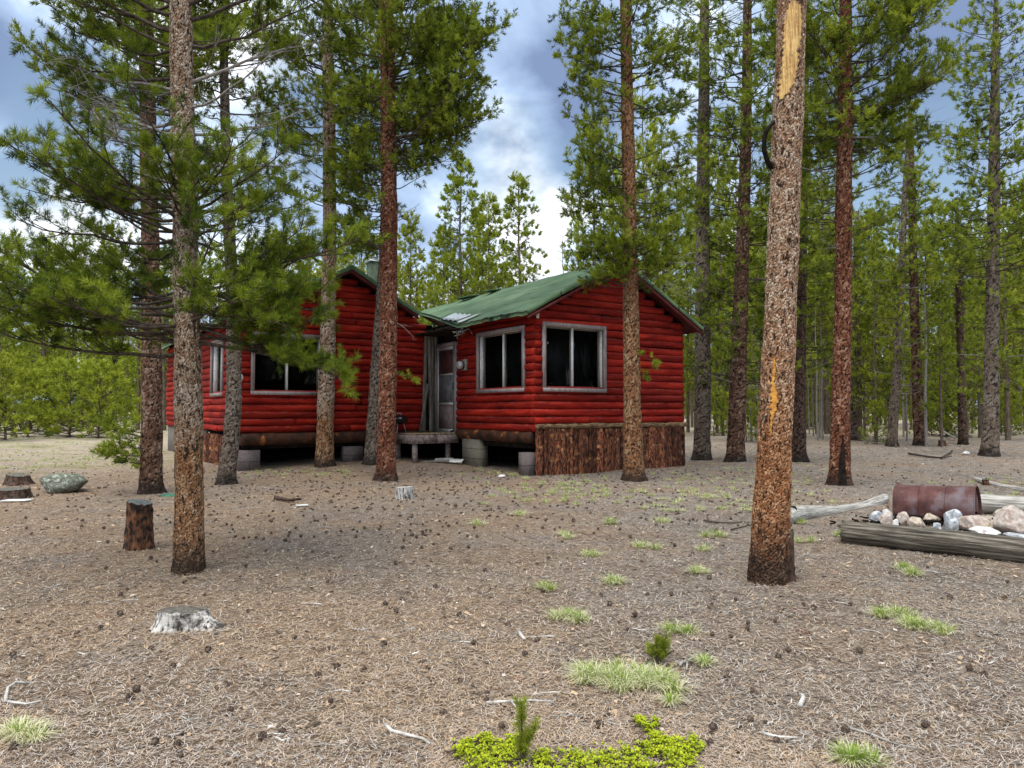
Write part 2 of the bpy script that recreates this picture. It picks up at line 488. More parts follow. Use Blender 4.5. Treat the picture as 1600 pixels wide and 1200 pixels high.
def mat_glass():
    m, k = newmat('window_glass')
    tr = k.n('ShaderNodeBsdfTransparent', {0: (0.82, 0.86, 0.85, 1)})
    gl = k.n('ShaderNodeBsdfGlossy', {0: (1, 1, 1, 1), 'Roughness': 0.04})
    mx = k.n('ShaderNodeMixShader', {0: 0.004, 1: tr.outputs[0], 2: gl.outputs[0]})
    k.n('ShaderNodeOutputMaterial', {'Surface': mx.outputs[0]})
    return m


M['glass'] = mat_glass()


def mat_ground():
    m, k = newmat('needle_litter_soil')
    co = obj_co(k)
    fine = k.noise(k.scaled(co, (1, 1, 1)), 55, 7, 0.72, 0.6)
    st = k.noise(k.scaled(co, (1, 2.6, 1)), 38, 6, 0.7, 1.5)
    c = k.ramp(fine, [(0.32, (0.050, 0.041, 0.034)), (0.43, (0.240, 0.195, 0.156)), (0.54, (0.455, 0.385, 0.315)), (0.66, (0.76, 0.68, 0.585))])
    c2 = k.ramp(st, [(0.34, (0.065, 0.044, 0.030)), (0.47, (0.34, 0.225, 0.142)), (0.62, (0.68, 0.50, 0.33))])
    mott = k.noise(co, 0.75, 5, 0.62)
    sp = k.n('ShaderNodeSeparateXYZ', {0: co})
    leftw = k.n('ShaderNodeMapRange', {0: sp.outputs[0], 1: 1.5, 2: -2.5, 3: 0.0, 4: 0.34}).outputs[0]
    c = k.mix(k.ramp(k.math('ADD', mott, leftw), [(0.44, 0.0), (0.66, 0.85)]), c, c2)
    dr = k.ramp(k.noise(k.scaled(co, (1, 1, 1), (8, 2, 6)), .55, 4, 0.55), [(0.46, 0.0), (0.58, 0.55)])
    c = k.mix(dr, c, k.ramp(fine, [(0.36, (0.17, 0.145, 0.122)), (0.66, (0.47, 0.41, 0.35))]))
    c = k.mix(k.math('MULTIPLY', k.ramp(k.noise(k.scaled(co, (1, 1, 1), (14, 3, 2)), 3.4, 4, 0.6), [(0.64, 0.0), (0.72, 0.8)]), k.ramp(fine, [(0.4, .4), (.6, 1)])), c, (0.36, 0.115, 0.05))
    grey = k.ramp(k.noise(k.scaled(co, (1, 1, 1), (4, 7, 0)), 1.3, 6, 0.65), [(0.54, 0.0), (0.72, 0.6)])
    c = k.mix(grey, c, k.ramp(fine, [(0.34, (0.06, 0.055, 0.055)), (0.66, (0.60, 0.56, 0.55))]))
    c = k.mix(k.ramp(k.noise(k.scaled(co, (1, 1, 1), (1, 9, 4)), 2.6, 5, 0.7), [(0.63, 0.0), (0.72, 0.75)]), c, (0.028, 0.020, 0.016))
    c = k.mix(k.ramp(k.noise(k.scaled(co, (1, .6, 1), (2, 5, 1)), 7.5, 6, 0.75), [(0.46, 0.0), (0.66, 0.55)]), c, (0.085, 0.062, 0.048))
    # open pale field beyond the trees (dry grass, pinkish gravel)
    far = k.n('ShaderNodeMapRange', {0: sp.outputs[1], 1: 12.5, 2: 17.5, 3: 0.0, 4: 1.0}).outputs[0]
    lw = k.n('ShaderNodeMapRange', {0: sp.outputs[0], 1: -5.0, 2: -9.0, 3: 0.0, 4: 1.0}).outputs[0]
    vfar = k.n('ShaderNodeMapRange', {0: sp.outputs[1], 1: 30.0, 2: 40.0, 3: 0.0, 4: 1.0}).outputs[0]  # far ground kept pale, also for the sunlit look of the clearing
    n5 = k.noise(k.scaled(co, (.5, 1.2, 1)), 0.9, 6, 0.65)
    fld = k.ramp(n5, [(0.36, (0.52, 0.39, 0.32)), (0.47, (0.62, 0.53, 0.41)), (0.58, (0.44, 0.43, 0.22)), (0.70, (0.26, 0.19, 0.14))])
    fld = k.mix(k.ramp(fine, [(0.38, 0.7), (0.6, 0.0)]), fld, (0.20, 0.16, 0.11))
    c = k.mix(k.math('MAXIMUM', k.math('MULTIPLY', far, lw), vfar), c, fld)
    finish(k, c, 0.95, k.math('ADD', fine, st), 0.03, 1.0, spec=0.08)
    return m


M['ground'] = mat_ground()


def mat_litter():
    m, k = newmat('dry_needles')
    c = k.ramp(attr(k), [(0.0, (0.050, 0.038, 0.030)), (0.3, (0.27, 0.19, 0.135)), (0.6, (0.56, 0.40, 0.255)), (0.82, (0.54, 0.48, 0.42)), (1.0, (0.68, 0.63, 0.57))])
    finish(k, c, 0.8, spec=0.15)
    return m


M['litter'] = mat_litter()

# ------------------------------------------------------------------ ground sheet
RNG = np.random.default_rng(7)


def make_ground():
    # rows run outwards with growing spacing
    ys = [-40, -20, -8]
    y = 1.0
    step = 0.05
    while y < 420:
        ys.append(y)
        step = 0.05 + 0.02 * max(0, y - 3)
        y += step
    ys = np.array(ys)
    xs = np.sinh(np.linspace(-1, 1, 261) * 5.6) / np.sinh(5.6) * 300
    X, Y = np.meshgrid(xs, ys)
    Z = hgt(X, Y)
    near = np.clip((16 - Y) / 10, 0, 1) * np.clip((8 - abs(X)) / 3, 0, 1)
    Z = Z + RNG.normal(0, 0.004, Z.shape) * near
    ny, nx = X.shape
    v = np.stack([X, Y, Z], -1).reshape(-1, 3)
    i = np.arange(ny - 1)[:, None] * nx + np.arange(nx - 1)[None, :]
    q = np.stack([i, i + 1, i + nx + 1, i + nx], -1).reshape(-1, 4)
    mb = MB()
    mb.add(v, q)
    tag(mb.build('ground', M['ground'], smooth=True), kind='structure')


make_ground()


def in_house(x, y):
    """world -> cabin coordinates test (True where the cabin stands)"""
    u, t = to_cabin(x, y)
    return ((u > -0.05) & (u < WR + .1) & (t > -.1) & (t < 9.3)) | ((u > -WL - .1) & (u < .1) & (t > TI - .1) & (t < TI + LB + .1))


# ------------------------------------------------------------------ the cabin
UX, UY = 0.8310, 0.5563
CX, CY = (836 - 800) / F * 14.0, 14.0
WR = 4.07        # width of the right wing's gable wall
TI = 4.13        # the left wing's front wall stands this far behind the corner
WL = 4.60        # width of the left wing
LB = 9.2         # length of the left wing


def to_cabin(x, y):
    dx, dy = np.asarray(x) - CX, np.asarray(y) - CY
    return dx * UX + dy * UY, -dx * UY + dy * UX


def w_of(u, t):
    return CX + u * UX - t * UY, CY + u * UY + t * UX


def u_at(px, t):
    """u where the pixel column crosses the line t = const"""
    r = (px - 800) / F
    ax, ay = w_of(0, t)
    return (r * ay - ax) / (UX - r * UY)


def t_at(px, u):
    r = (px - 800) / F
    ax, ay = w_of(u, 0)
    return (r * ay - ax) / (-UY - r * UX)


def z_at(py, u, t):
    x, y = w_of(u, t)
    return P(800, py, y).z


cabin = empty('log_cabin', (CX, CY, 0.0), math.atan2(UY, UX))
tag(cabin, 'red half-log cabin with green roofing, two gabled wings and a small porch between them', 'cabin')
PR = 0.15


def log_wall(name, fixed, axis, outward, s0, s1, z0, nrow, roof=None, openings=(), mat='red_u', seed=0, ext=(0.0, 0.0), parent=cabin, top=None):
    """rows of half-round logs; axis 0: wall runs along u at t=fixed, axis 1: along t at u=fixed"""
    rng = np.random.default_rng(seed)
    mb = MB()
    th = 0.10
    zt = top if top else z0 + nrow * PR

    def put(a, o, z):
        # a along wall, o outward distance
        if axis == 0:
            return np.stack([a, fixed + outward * o, z], -1)
        return np.stack([fixed + outward * o, a, z], -1)
    for r in range(nrow):
        zc = z0 + (r + .5) * PR
        a0, a1 = s0 - ext[0], s1 + ext[1]
        if roof:
            lim = roof(zc + PR * .5)
            if lim is None:
                continue
            a0, a1 = max(a0, lim[0]), min(a1, lim[1])
            if a1 - a0 < .08:
                continue
        spans = [(a0, a1)]
        for (oa, ob, za, zb) in openings:
            if za < zc < zb:
                spans = [sp for (x, y) in spans for sp in ((x, min(y, oa)), (max(x, ob), y)) if sp[1] - sp[0] > .03]
        for (x, y) in spans:
            cuts = [x]
            while y - cuts[-1] > 3.2:
                cuts.append(cuts[-1] + rng.uniform(1.2, 2.8))
            cuts.append(y)
            for c0, c1 in zip(cuts[:-1], cuts[1:]):
                n = max(2, int((c1 - c0) / .10) + 1)
                a = np.linspace(c0 + .003, c1 - .003, n)
                bul = rng.uniform(.062, .10)
                off = rng.normal(0, .004)
                dz = np.cumsum(rng.normal(0, .0016, n))
                dz -= dz.mean()
                db = np.cumsum(rng.normal(0, .0022, n))
                db -= db.mean()
                # a small fall-off at each end like a rounded butt
                endf = np.ones(n)
                endf[0] = endf[-1] = .86
                ang = np.linspace(-1.5, 1.5, 9)
                A = np.repeat(a[:, None], 9, 1)
                O = off + (bul + db[:, None]) * np.cos(ang)[None, :] ** .8 * endf[:, None] + .004
                Z = zc + (PR / 2 * 1.02) * np.sin(ang)[None, :] + dz[:, None]
                v = put(A.ravel(), O.ravel(), Z.ravel())
                i = np.arange(n - 1)[:, None] * 9 + np.arange(8)[None, :]
                q = np.stack([i, i + 1, i + 10, i + 9], -1).reshape(-1, 4)
                t2 = np.broadcast_to(np.array([0, 0, 0, 0, 0, .1, .8, 1, .4]), (n, 9)).ravel()
                k = len(v)
                v = np.vstack([v, put(np.array([a[0], a[-1]]), np.array([0., 0.]), np.array([zc, zc]))])
                t2 = np.append(t2, [0, 0])
                tr = [[k, j + 1, j] for j in range(8)] + [[k + 1, (n - 1) * 9 + j, (n - 1) * 9 + j + 1] for j in range(8)]
                mb.add(v, q, tr, 0, rng.uniform(0, 1), t2)
    # backing boards with the openings cut out
    edges = sorted({s0, s1, *[e for o_ in openings for e in o_[:2]]})
    zlow = z0
    zplate = min(zt, 3.38)

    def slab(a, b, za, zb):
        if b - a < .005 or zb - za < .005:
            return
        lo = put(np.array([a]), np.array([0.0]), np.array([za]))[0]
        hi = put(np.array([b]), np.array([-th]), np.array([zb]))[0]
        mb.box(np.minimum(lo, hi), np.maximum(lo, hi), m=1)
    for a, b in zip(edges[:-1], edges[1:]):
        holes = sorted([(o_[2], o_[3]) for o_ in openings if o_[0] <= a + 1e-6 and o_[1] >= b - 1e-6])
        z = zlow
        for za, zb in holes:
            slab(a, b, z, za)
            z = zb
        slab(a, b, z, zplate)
    if roof:
        lim0, pk = roof(zplate), None
        mid = (s0 + s1) / 2
        zz = zplate
        while roof(zz) is not None and zz < 6:
            pk = zz
            zz += .02
        a0, a1 = max(s0, lim0[0]), min(s1, lim0[1])
        f = [put(np.array([x_]), np.array([o_]), np.array([z_]))[0] for o_ in (0.0, -th) for x_, z_ in ((a0, zplate), (a1, zplate), (mid, pk))]
        mb.add(f, [[0, 1, 4, 3], [1, 2, 5, 4], [2, 0, 3, 5]], [[0, 2, 1], [3, 4, 5]], m=1)
    o = mb.build(name, [M[mat], M['black']], parent)
    return o


def roof_lim(mid, peak, slope, drop=0.13):
    def f(z):
        if z > peak - drop:
            return None
        half = (peak - drop - z) / slope
        return (mid - half, mid + half)
    return f


def window(a0, a1, z0, z1, fixed, axis, outward, mull=1, label=None, broken=False):
    """wood-trimmed window in an opening; frame (trim, jamb) > panes"""
    mb = MB()
    tw = 0.075

    def bx(aa, ab, za, zb, o0, o1, m, mbb=None):
        lo = (aa, fixed + outward * o0, za) if axis == 0 else (fixed + outward * o0, aa, za)
        hi = (ab, fixed + outward * o1, zb) if axis == 0 else (fixed + outward * o1, ab, zb)
        (mbb or mb).box(np.minimum(lo, hi), np.maximum(lo, hi), m=m)
    # outer trim, proud of the logs
    bx(a0, a1, z0, z0 + tw, .045, .105, 0)
    bx(a0, a1, z1 - tw, z1, .045, .103, 0)
    bx(a0, a0 + tw, z0 + tw, z1 - tw, .045, .104, 0)
    bx(a1 - tw, a1, z0 + tw, z1 - tw, .045, .104, 0)
    # white reveals
    bx(a0 + tw - .025, a0 + tw, z0 + tw, z1 - tw, -.10, .045, 1)
    bx(a1 - tw, a1 - tw + .025, z0 + tw, z1 - tw, -.10, .045, 1)
    bx(a0 + tw, a1 - tw, z0 + tw - .03, z0 + tw - .003, -.10, .044, 1)
    bx(a0 + tw, a1 - tw, z1 - tw + .003, z1 - tw + .03, -.10, .044, 1)
    fr = mb.build('window', [M['trim'], M['jamb']], cabin)
    if label:
        fr['label'] = label
    sm = MB()
    b = (a0 + a1) / 2
    i0, i1 = a0 + tw, a1 - tw
    for (x, y) in ((i0, b), (b, i1)):
        bx(x, x + .03, z0 + tw, z1 - tw, -.075, -.035, 0, sm)
        bx(y - .03, y, z0 + tw, z1 - tw, -.075, -.037, 0, sm)
        bx(x + .03, y - .03, z0 + tw, z0 + tw + .03, -.075, -.036, 0, sm)
        bx(x + .03, y - .03, z1 - tw - .03, z1 - tw, -.075, -.036, 0, sm)
    bx(b - .022, b + .022, z0 + tw, z1 - tw, -.034, -.005, 1, sm)
    sm.build('sash', [M['grey_board'], M['jamb']], fr)
    for (x, y) in ((i0 + .03, b - .03), (b + .03, i1 - .03)):
        g = MB()
        bx(x, y, z0 + tw + .03, z1 - tw - .03, -.058, -.054, 0, g)
        g.build('pane', M['glass'], fr)
    return fr


def build_cabin():
    rng = np.random.default_rng(3)
    # ---- right wing
    rw = (u_at(844, 0), u_at(943, 0), z_at(611.7, .1, 0), z_at(502.5, .1, 0))
    sw_ = (t_at(825, 0), t_at(750, 0), z_at(611.7, 0, .2), z_at(508, 0, .2))
    peakR, slR = 4.53, 0.525
    midR = WR / 2
    limR = roof_lim(midR, peakR, slR)
    shrink = lambda o_: (o_[0] + .04, o_[1] - .04, o_[2] + .04, o_[3] - .04)
    log_wall('gable_wall', 0, 0, -1, 0, WR, 1.09, 24, limR, [shrink(rw)], 'red_u', 11, (.05, .03))
    dt0, dt1 = t_at(716, 0), t_at(686, 0)
    doorz0, doorz1 = 0.86, 0.86 + 2.04
    log_wall('side_wall', 0, 1, -1, 0, dt0 - .03, .94, 16, None, [shrink(sw_)], 'red_t', 12, (.05, 0), top=3.4)
    log_wall('side_wall', WR, 1, 1, 0, 9.1, .94, 16, None, [], 'red_t', 13, (.03, 0), top=3.4)
    window(*rw[:2], rw[2], rw[3], 0, 0, -1)
    window(*sw_[:2], sw_[2], sw_[3], 0, 1, -1)
    # black floor, ceiling and walls; panels added behind the windows keep rooms dark
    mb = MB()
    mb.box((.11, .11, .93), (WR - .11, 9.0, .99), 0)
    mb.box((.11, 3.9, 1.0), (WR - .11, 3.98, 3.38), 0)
    mb.box((.75, .60, 1.0), (2.6, .64, 3.38), 0)  # black panel added behind the window so the panes look dark
    mb.box((.60, .60, 1.0), (.64, 3.8, 3.38), 0)  # same for the side window
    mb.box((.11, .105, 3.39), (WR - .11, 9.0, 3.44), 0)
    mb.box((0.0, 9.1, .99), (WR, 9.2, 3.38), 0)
    mb.build('dark_room_liner', M['black'], cabin)
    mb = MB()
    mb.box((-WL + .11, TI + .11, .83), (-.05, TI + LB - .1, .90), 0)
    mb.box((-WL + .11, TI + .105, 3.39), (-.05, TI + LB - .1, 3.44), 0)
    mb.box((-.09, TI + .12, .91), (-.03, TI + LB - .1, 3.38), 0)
    mb.build('dark_room_liner', M['black'], cabin)

    # ---- left wing
    lw = (u_at(390, TI), u_at(503, TI), z_at(617, -4, TI), z_at(524, -3, TI))
    peakL, slL = 4.60, .50
    midL = -WL / 2
    limL = roof_lim(midL, peakL, slL)
    log_wall('gable_wall', TI, 0, -1, -WL, -.30, .89, 25, limL, [shrink(lw)], 'red_u', 21, (.05, 0))
    window(*lw[:2], lw[2], lw[3], TI, 0, -1)
    s1 = t_at(335, -WL)
    lsw = (s1 - 1.25, s1, 1.68, 2.98)
    ld0 = t_at(317, -WL)
    ld = (ld0, ld0 + .85, .89, 2.92)
    log_wall('side_wall', -WL, 1, -1, TI, TI + LB, .89, 16, None, [shrink(lsw), ld], 'red_t', 22, (.05, 0), top=3.4)
    window(*lsw[:2], lsw[2], lsw[3], -WL, 1, -1)
    bt = TI + LB
    log_wall('rear_wall', bt, 0, 1, -WL, -.02, .89, 25, limL, [], 'red_u', 23, (.0, 0))
    # side door of the left wing, edge on
    mb = MB()
    mb.box((-WL - .115, ld[0] - .03, ld[2]), (-WL + .0, ld[0] + .03, ld[3]), 0)
    mb.box((-WL - .115, ld[1] - .03, ld[2]), (-WL + .0, ld[1] + .03, ld[3]), 0)
    mb.box((-WL - .112, ld[0] + .03, ld[3] - .06), (-WL + .0, ld[1] - .03, ld[3]), 0)
    fr = mb.build('door_frame', M['white'], cabin)
    mb = MB()
    mb.box((-WL - .03, ld[0] + .032, ld[2] + .01), (-WL + .01, ld[1] - .032, ld[3] - .065), 0)
    for z_ in (1.15, 1.9):
        mb.box((-WL - .042, ld[0] + .14, z_), (-WL - .03, ld[1] - .14, z_ + .6), 0)
    dr = mb.build('door', M['door_panel'], cabin)
    mb = MB()
    mb.tube([(-WL - .03, ld[0] + .12, 1.85), (-WL - .09, ld[0] + .12, 1.85)], [.025, .03], 8)
    mb.build('handle', M['alu'], dr)
    # round white fitting beside the window
    mb = MB()
    uc = u_at(371, TI)
    zc = z_at(590, uc, TI)
    mb.tube([(uc, TI - .07, zc), (uc, TI - .12, zc), (uc, TI - .135, zc)], [.085, .085, .06], 18)
    mb.build('round_plate', M['white'], cabin)

    # ---- porch nook: weathered boards beside the door, corner boards
    mb = MB()
    bu = [(-.36, -.27, .0, .02), (-.28, -.20, .02, -.02), (-.185, -.11, .0, .0), (-.10, -.025, .03, .0)]
    for i, (a, b, y0, lean) in enumerate(bu):
        z0_, z1_ = .86, 3.2
        n = 8
        zs = np.linspace(z0_, z1_, n)
        for j in range(n - 1):
            t0 = (1 - zs[j] / 3.2) * lean * 4
            t1 = (1 - zs[j + 1] / 3.2) * lean * 4
            wv = rng.normal(0, .004)
            mb.add([(a - t0, TI - .10 - y0, zs[j]), (b - t0, TI - .10 - y0, zs[j]), (b - t1 + wv, TI - .10 - y0, zs[j + 1]), (a - t1 + wv, TI - .10 - y0, zs[j + 1]),
                    (a - t0, TI - .05 - y0, zs[j]), (b - t0, TI - .05 - y0, zs[j]), (b - t1, TI - .05 - y0, zs[j + 1]), (a - t1, TI - .05 - y0, zs[j + 1])],
                   [[0, 1, 2, 3], [4, 7, 6, 5], [0, 3, 7, 4], [1, 5, 6, 2]])
    # a loose slab leaning at the foot
    mb.box((-.03, -.02, 0), (.03, .02, 1.15), 0, M=Matrix.Translation((-.52, TI - .2, .86)) @ Matrix.Rotation(.17, 4, 'Y'))
    mb.build('weathered_board', M['grey_board'], cabin)
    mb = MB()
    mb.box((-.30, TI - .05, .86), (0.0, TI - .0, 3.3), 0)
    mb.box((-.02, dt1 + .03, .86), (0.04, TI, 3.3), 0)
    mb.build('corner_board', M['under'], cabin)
    mb = MB()
    mb.box((-.07, dt1 + .055, .86), (-.02, dt1 + .14, 2.95), 0)
    mb.build('red_board', M['red_dark'], cabin)
    # door and frame
    mb = MB()
    mb.box((-.10, dt0 - .04, doorz0 - .02), (.03, dt0 + .045, doorz1 + .05), 0)
    mb.box((-.10, dt1 - .02, doorz0 - .02), (.03, dt1 + .05, doorz1 + .05), 1)
    mb.box((-.098, dt0 + .045, doorz1 - .03), (.03, dt1 - .02, doorz1 + .05), 0)
    mb.box((-.11, dt0 + .0, doorz0 - .045), (.03, dt1, doorz0 - .0), 1)
    mb.build('door_frame', [M['trim'], M['grey_board']], cabin)
    mb = MB()
    a, b = dt0 + .05, dt1 - .025
    z0_, z1_ = doorz0 + .005, doorz1 - .035
    st = .075
    mb.box((-.075, a, z0_), (-.04, a + st, z1_), 0)
    mb.box((-.075, b - st, z0_), (-.04, b, z1_), 0)
    for za, zb in ((z0_, z0_ + .06), (z0_ + .62, z0_ + .68), (z0_ + 1.32, z0_ + 1.36), (z1_ - .08, z1_)):
        mb.box((-.074, a + st, za), (-.041, b - st, zb), 0)
    door = mb.build('screen_door', M['alu'], cabin)
    mb = MB()
    mb.box((-.062, a + st, z0_ + .06), (-.05, b - st, z0_ + .62), 0)
    mb.build('kick_panel', M['door_panel'], door)
    mb = MB()
    mb.box((-.06, a + st, z0_ + .68), (-.052, b - st, z0_ + 1.32), 0)
    mb.build('mesh_screen', M['screen'], door)
    mb = MB()
    mb.box((-.058, a + st, z0_ + 1.36), (-.05, b - st, z1_ - .08), 0)
    for z_ in np.arange(z0_ + 1.42, z1_ - .1, .07):
        mb.box((-.066, a + st, z_), (-.059, b - st, z_ + .012), 0)
    mb.build('upper_panel', M['upanel'], door)
    mb = MB()
    mb.box((-.10, a + .02, z0_ + .98), (-.075, a + .045, z0_ + 1.14), 0)
    mb.build('handle', M['black_enamel'], door)
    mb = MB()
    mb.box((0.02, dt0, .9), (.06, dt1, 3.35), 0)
    mb.box((-.03, dt0 - .03, doorz1 + .055), (.02, TI, 3.35), 0)  # near-black board above the door, the nook's shade put into its colour
    mb.build('nook_shade_backing', M['under'], cabin)

    # ---- electric meter
    tm = t_at(730, 0)
    zm = z_at(571, 0, tm)
    mb = MB()
    mb.box((-.12, tm - .13, zm - .12), (-.06, tm + .06, zm + .13), 0)
    meter = mb.build('electric_meter', M['wood_grey'], cabin)
    mb = MB()
    mb.tube([(-.12, tm, zm), (-.20, tm, zm), (-.235, tm, zm), (-.25, tm, zm)], [.095, .095, .085, .05], 20)
    mb.build('meter_dial', M['alu'], meter)
    mb = MB()
    mb.tube([(-.13, tm, zm), (-.165, tm, zm)], [.108, .108], 20)
    mb.build('meter_ring', M['black_enamel'], meter)

    # ---- sill logs and piers
    def pier(u0_, t0_, u1_, t1_, z1_, mat, courses):
        x, y = w_of((u0_ + u1_) / 2, (t0_ + t1_) / 2)
        g = float(hgt(x, y)) - .05
        m_ = MB()
        hh = (z1_ - g) / courses
        m_.box((u0_, t0_, g), (u1_, t1_, z1_), 0)
        for c in range(1, courses):
            m_.box((u0_ - .002, t0_ - .002, g + c * hh - .004), (u1_ + .002, t1_ + .002, g + c * hh + .004), 1)
        m_.box(((u0_ + u1_) / 2 - .003, t0_ - .0025, g), ((u0_ + u1_) / 2 + .003, t0_ - .001, g + hh - .005), 1)
        m_.build('pier', [M[mat], M['under']], cabin)
    def sill(p0, p1, r, name='sill_log', mat='sill'):
        n = 30
        pts = np.linspace(p0, p1, n) + rng.normal(0, .004, (n, 3))
        rr = r * (1 + np.cumsum(rng.normal(0, .008, n)))
        m_ = MB()
        m_.tube(pts, rr, 14, wob=.02, rng=rng)
        m_.build(name, M[mat], cabin, smooth=True)
    sill((.02, .06, .83), (.02, dt0 + .2, .83), .125)
    sill((-WL + .05, TI - .0, .76), (-.1, TI - .0, .76), .135)
    mb = MB()
    mb.box((0.05, .13, .60), (.12, dt0, .74), 0)
    mb.box((-WL + .1, TI + .08, .55), (-.1, TI + .15, .70), 0)
    mb.box((.1, .12, .74), (WR - .1, 9.0, .80), 0)
    mb.build('floor_beam', M['under'], cabin)
    t1_ = t_at(726, 0)
    t0_ = t_at(752, 0)
    pier(-.06, t0_ - .02, .16, t1_, .735, 'block_tan', 3)
    pier(-.24, .0, .0, .22, z_at(707, 0, 0) - .0, 'block', 2)
    up = u_at(373, TI)
    pier(up, TI - .08, u_at(406, TI), TI + .12, .53, 'block', 2)
    pier(u_at(536, TI), TI - .08, u_at(566, TI), TI + .12, .55, 'block', 2)
    # dark boards added to close the crawl space so it stays black
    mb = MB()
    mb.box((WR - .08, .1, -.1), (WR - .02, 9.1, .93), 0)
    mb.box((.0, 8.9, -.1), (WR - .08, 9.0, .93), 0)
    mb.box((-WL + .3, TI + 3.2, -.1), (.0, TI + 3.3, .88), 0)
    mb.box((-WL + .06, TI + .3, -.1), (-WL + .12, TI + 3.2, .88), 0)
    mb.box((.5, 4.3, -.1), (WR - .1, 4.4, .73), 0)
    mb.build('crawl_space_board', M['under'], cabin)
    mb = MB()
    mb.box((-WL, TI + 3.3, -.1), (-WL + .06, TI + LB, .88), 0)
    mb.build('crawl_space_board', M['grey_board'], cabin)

    # ---- bark slab skirt under the right gable
    def skirt(axis, fixed, outward, s0, s1, ztop, name, lab=None, mat='pole_bark', ragged=0.0, rail=True):
        m_ = MB()
        s = s0
        while s < s1 - .03:
            wd = min(rng.uniform(.085, .19), s1 - s)
            n = 16
            x, y = w_of(s, fixed) if axis == 0 else w_of(fixed, s)
            g = float(hgt(x, y)) - .06 + (rng.uniform(0, ragged) if ragged else 0)
            zs = np.linspace(g, ztop - rng.uniform(0, .03), n)
            ang = np.linspace(0, math.pi, 8)
            A = s + wd / 2 - (wd / 2 * 1.06) * np.cos(ang)[None, :] * (1 + rng.normal(0, .05, (n, 1)))
            O = .02 + rng.uniform(.035, .075) * np.sin(ang)[None, :] + rng.normal(0, .010, (n, 8)) + rng.uniform(0, .045)
            Zz = np.repeat(zs[:, None], 8, 1)
            if axis == 0:
                v = np.stack([A, fixed + outward * O, Zz], -1)
            else:
                v = np.stack([fixed + outward * O, A, Zz], -1)
            i = np.arange(n - 1)[:, None] * 8 + np.arange(7)[None, :]
            m_.add(v.reshape(-1, 3), np.stack([i, i + 1, i + 9, i + 8], -1).reshape(-1, 4), tint=rng.uniform())
            s += wd
        lo = np.array((s0, fixed, -.05) if axis == 0 else (fixed, s0, -.05))
        hi = np.array((s1, fixed + outward * .015, ztop - .03) if axis == 0 else (fixed + outward * .015, s1, ztop - .03))
        m_.box(np.minimum(lo, hi), np.maximum(lo, hi), m=1)
        o = m_.build(name, [M[mat], M['soot']], cabin)
        if lab:
            o['label'] = lab
        if rail:
            n = 40
            a = np.linspace(s0 - .03, s1 + .09, n)
            pts = np.stack([a, np.full(n, fixed + outward * .07), np.full(n, ztop + .035)], -1) + rng.normal(0, .004, (n, 3))
            m2 = MB()
            m2.tube(pts, .052 + rng.normal(0, .004, n), 10, wob=.08, rng=rng)
            m2.build('skirt_rail', M['rail_bark'], cabin)
    skirt(0, 0, -1, .0, WR, 1.01, 'bark_skirt', 'vertical bark-covered slabs closing the space under the right gable')
    skirt(1, -WL, -1, TI + .35, TI + 3.1, .84, 'bark_skirt', 'ragged dark bark slabs under the left wing', ragged=.25, rail=False)

    # ---- roofs
    def roof_plane(pts4, thick, nu=14, nv=30, name='roof', wav=.012, seed=1):
        """bilinear slab through four top corners: eave0, ridge0, ridge1, eave1"""
        r_ = np.random.default_rng(seed)
        e0, r0, r1, e1 = [np.array(p, float) for p in pts4]
        a = np.linspace(0, 1, nu)[:, None, None]
        b = np.linspace(0, 1, nv)[None, :, None]
        S = (e0 * (1 - a) + r0 * a) * (1 - b) + (e1 * (1 - a) + r1 * a) * b
        ph = r_.uniform(0, 6, 4)
        wz = wav * (np.sin(a * 7 + ph[0] + b * 5) + .6 * np.sin(b * 31 + ph[1]) * np.cos(a * 9 + ph[2]) + .5 * np.sin(b * 57 + ph[3] + a * 3))
        S = S + np.concatenate([0 * wz, 0 * wz, wz], -1)
        B = S - np.array([0, 0, thick])
        m_ = MB()
        n0 = nu * nv
        i = np.arange(nu - 1)[:, None] * nv + np.arange(nv - 1)[None, :]
        qt = np.stack([i, i + 1, i + nv + 1, i + nv], -1).reshape(-1, 4)
        m_.add(np.vstack([S.reshape(-1, 3), B.reshape(-1, 3)]), qt)
        m_.q.append(qt[:, ::-1] + n0)
        m_.qm.append(np.full(len(qt), 1))
        rim = []
        for k_ in range(nv - 1):
            rim.append([k_, k_ + 1, k_ + 1 + n0, k_ + n0])
            q_ = (nu - 1) * nv + k_
            rim.append([q_, q_ + 1, q_ + 1 + n0, q_ + n0])
        for k_ in range(nu - 1):
            rim.append([k_ * nv, (k_ + 1) * nv, (k_ + 1) * nv + n0, k_ * nv + n0])
            q_ = k_ * nv + nv - 1
            rim.append([q_, q_ + nv, q_ + nv + n0, q_ + n0])
        m_.q.append(np.array(rim))
        m_.qm.append(np.full(len(rim), 0))
        return m_
    oh = .32
    # right wing
    mb1 = roof_plane([(-.40, -oh, 3.26), (midR, -oh, peakR), (midR, 9.2, peakR), (-.40, 2.35, 3.26)], .085, seed=4)
    r1_ = mb1.build('roof', [M['roof'], M['red_dark']], cabin)
    mb2 = roof_plane([(WR + .42, -oh, 3.24), (midR, -oh + .0, peakR + .004), (midR, 9.2, peakR + .004), (WR + .42, 9.2, 3.24)], .085, seed=5)
    mb2.build('roof', [M['roof'], M['red_dark']], cabin)
    # left wing
    mb3 = roof_plane([(-WL - .42, TI - oh, 3.26), (midL, TI - oh, peakL), (midL, TI + LB + .3, peakL), (-WL - .42, TI + LB + .3, 3.26)], .10, seed=6)
    mb3.build('roof', [M['roof'], M['red_dark']], cabin)
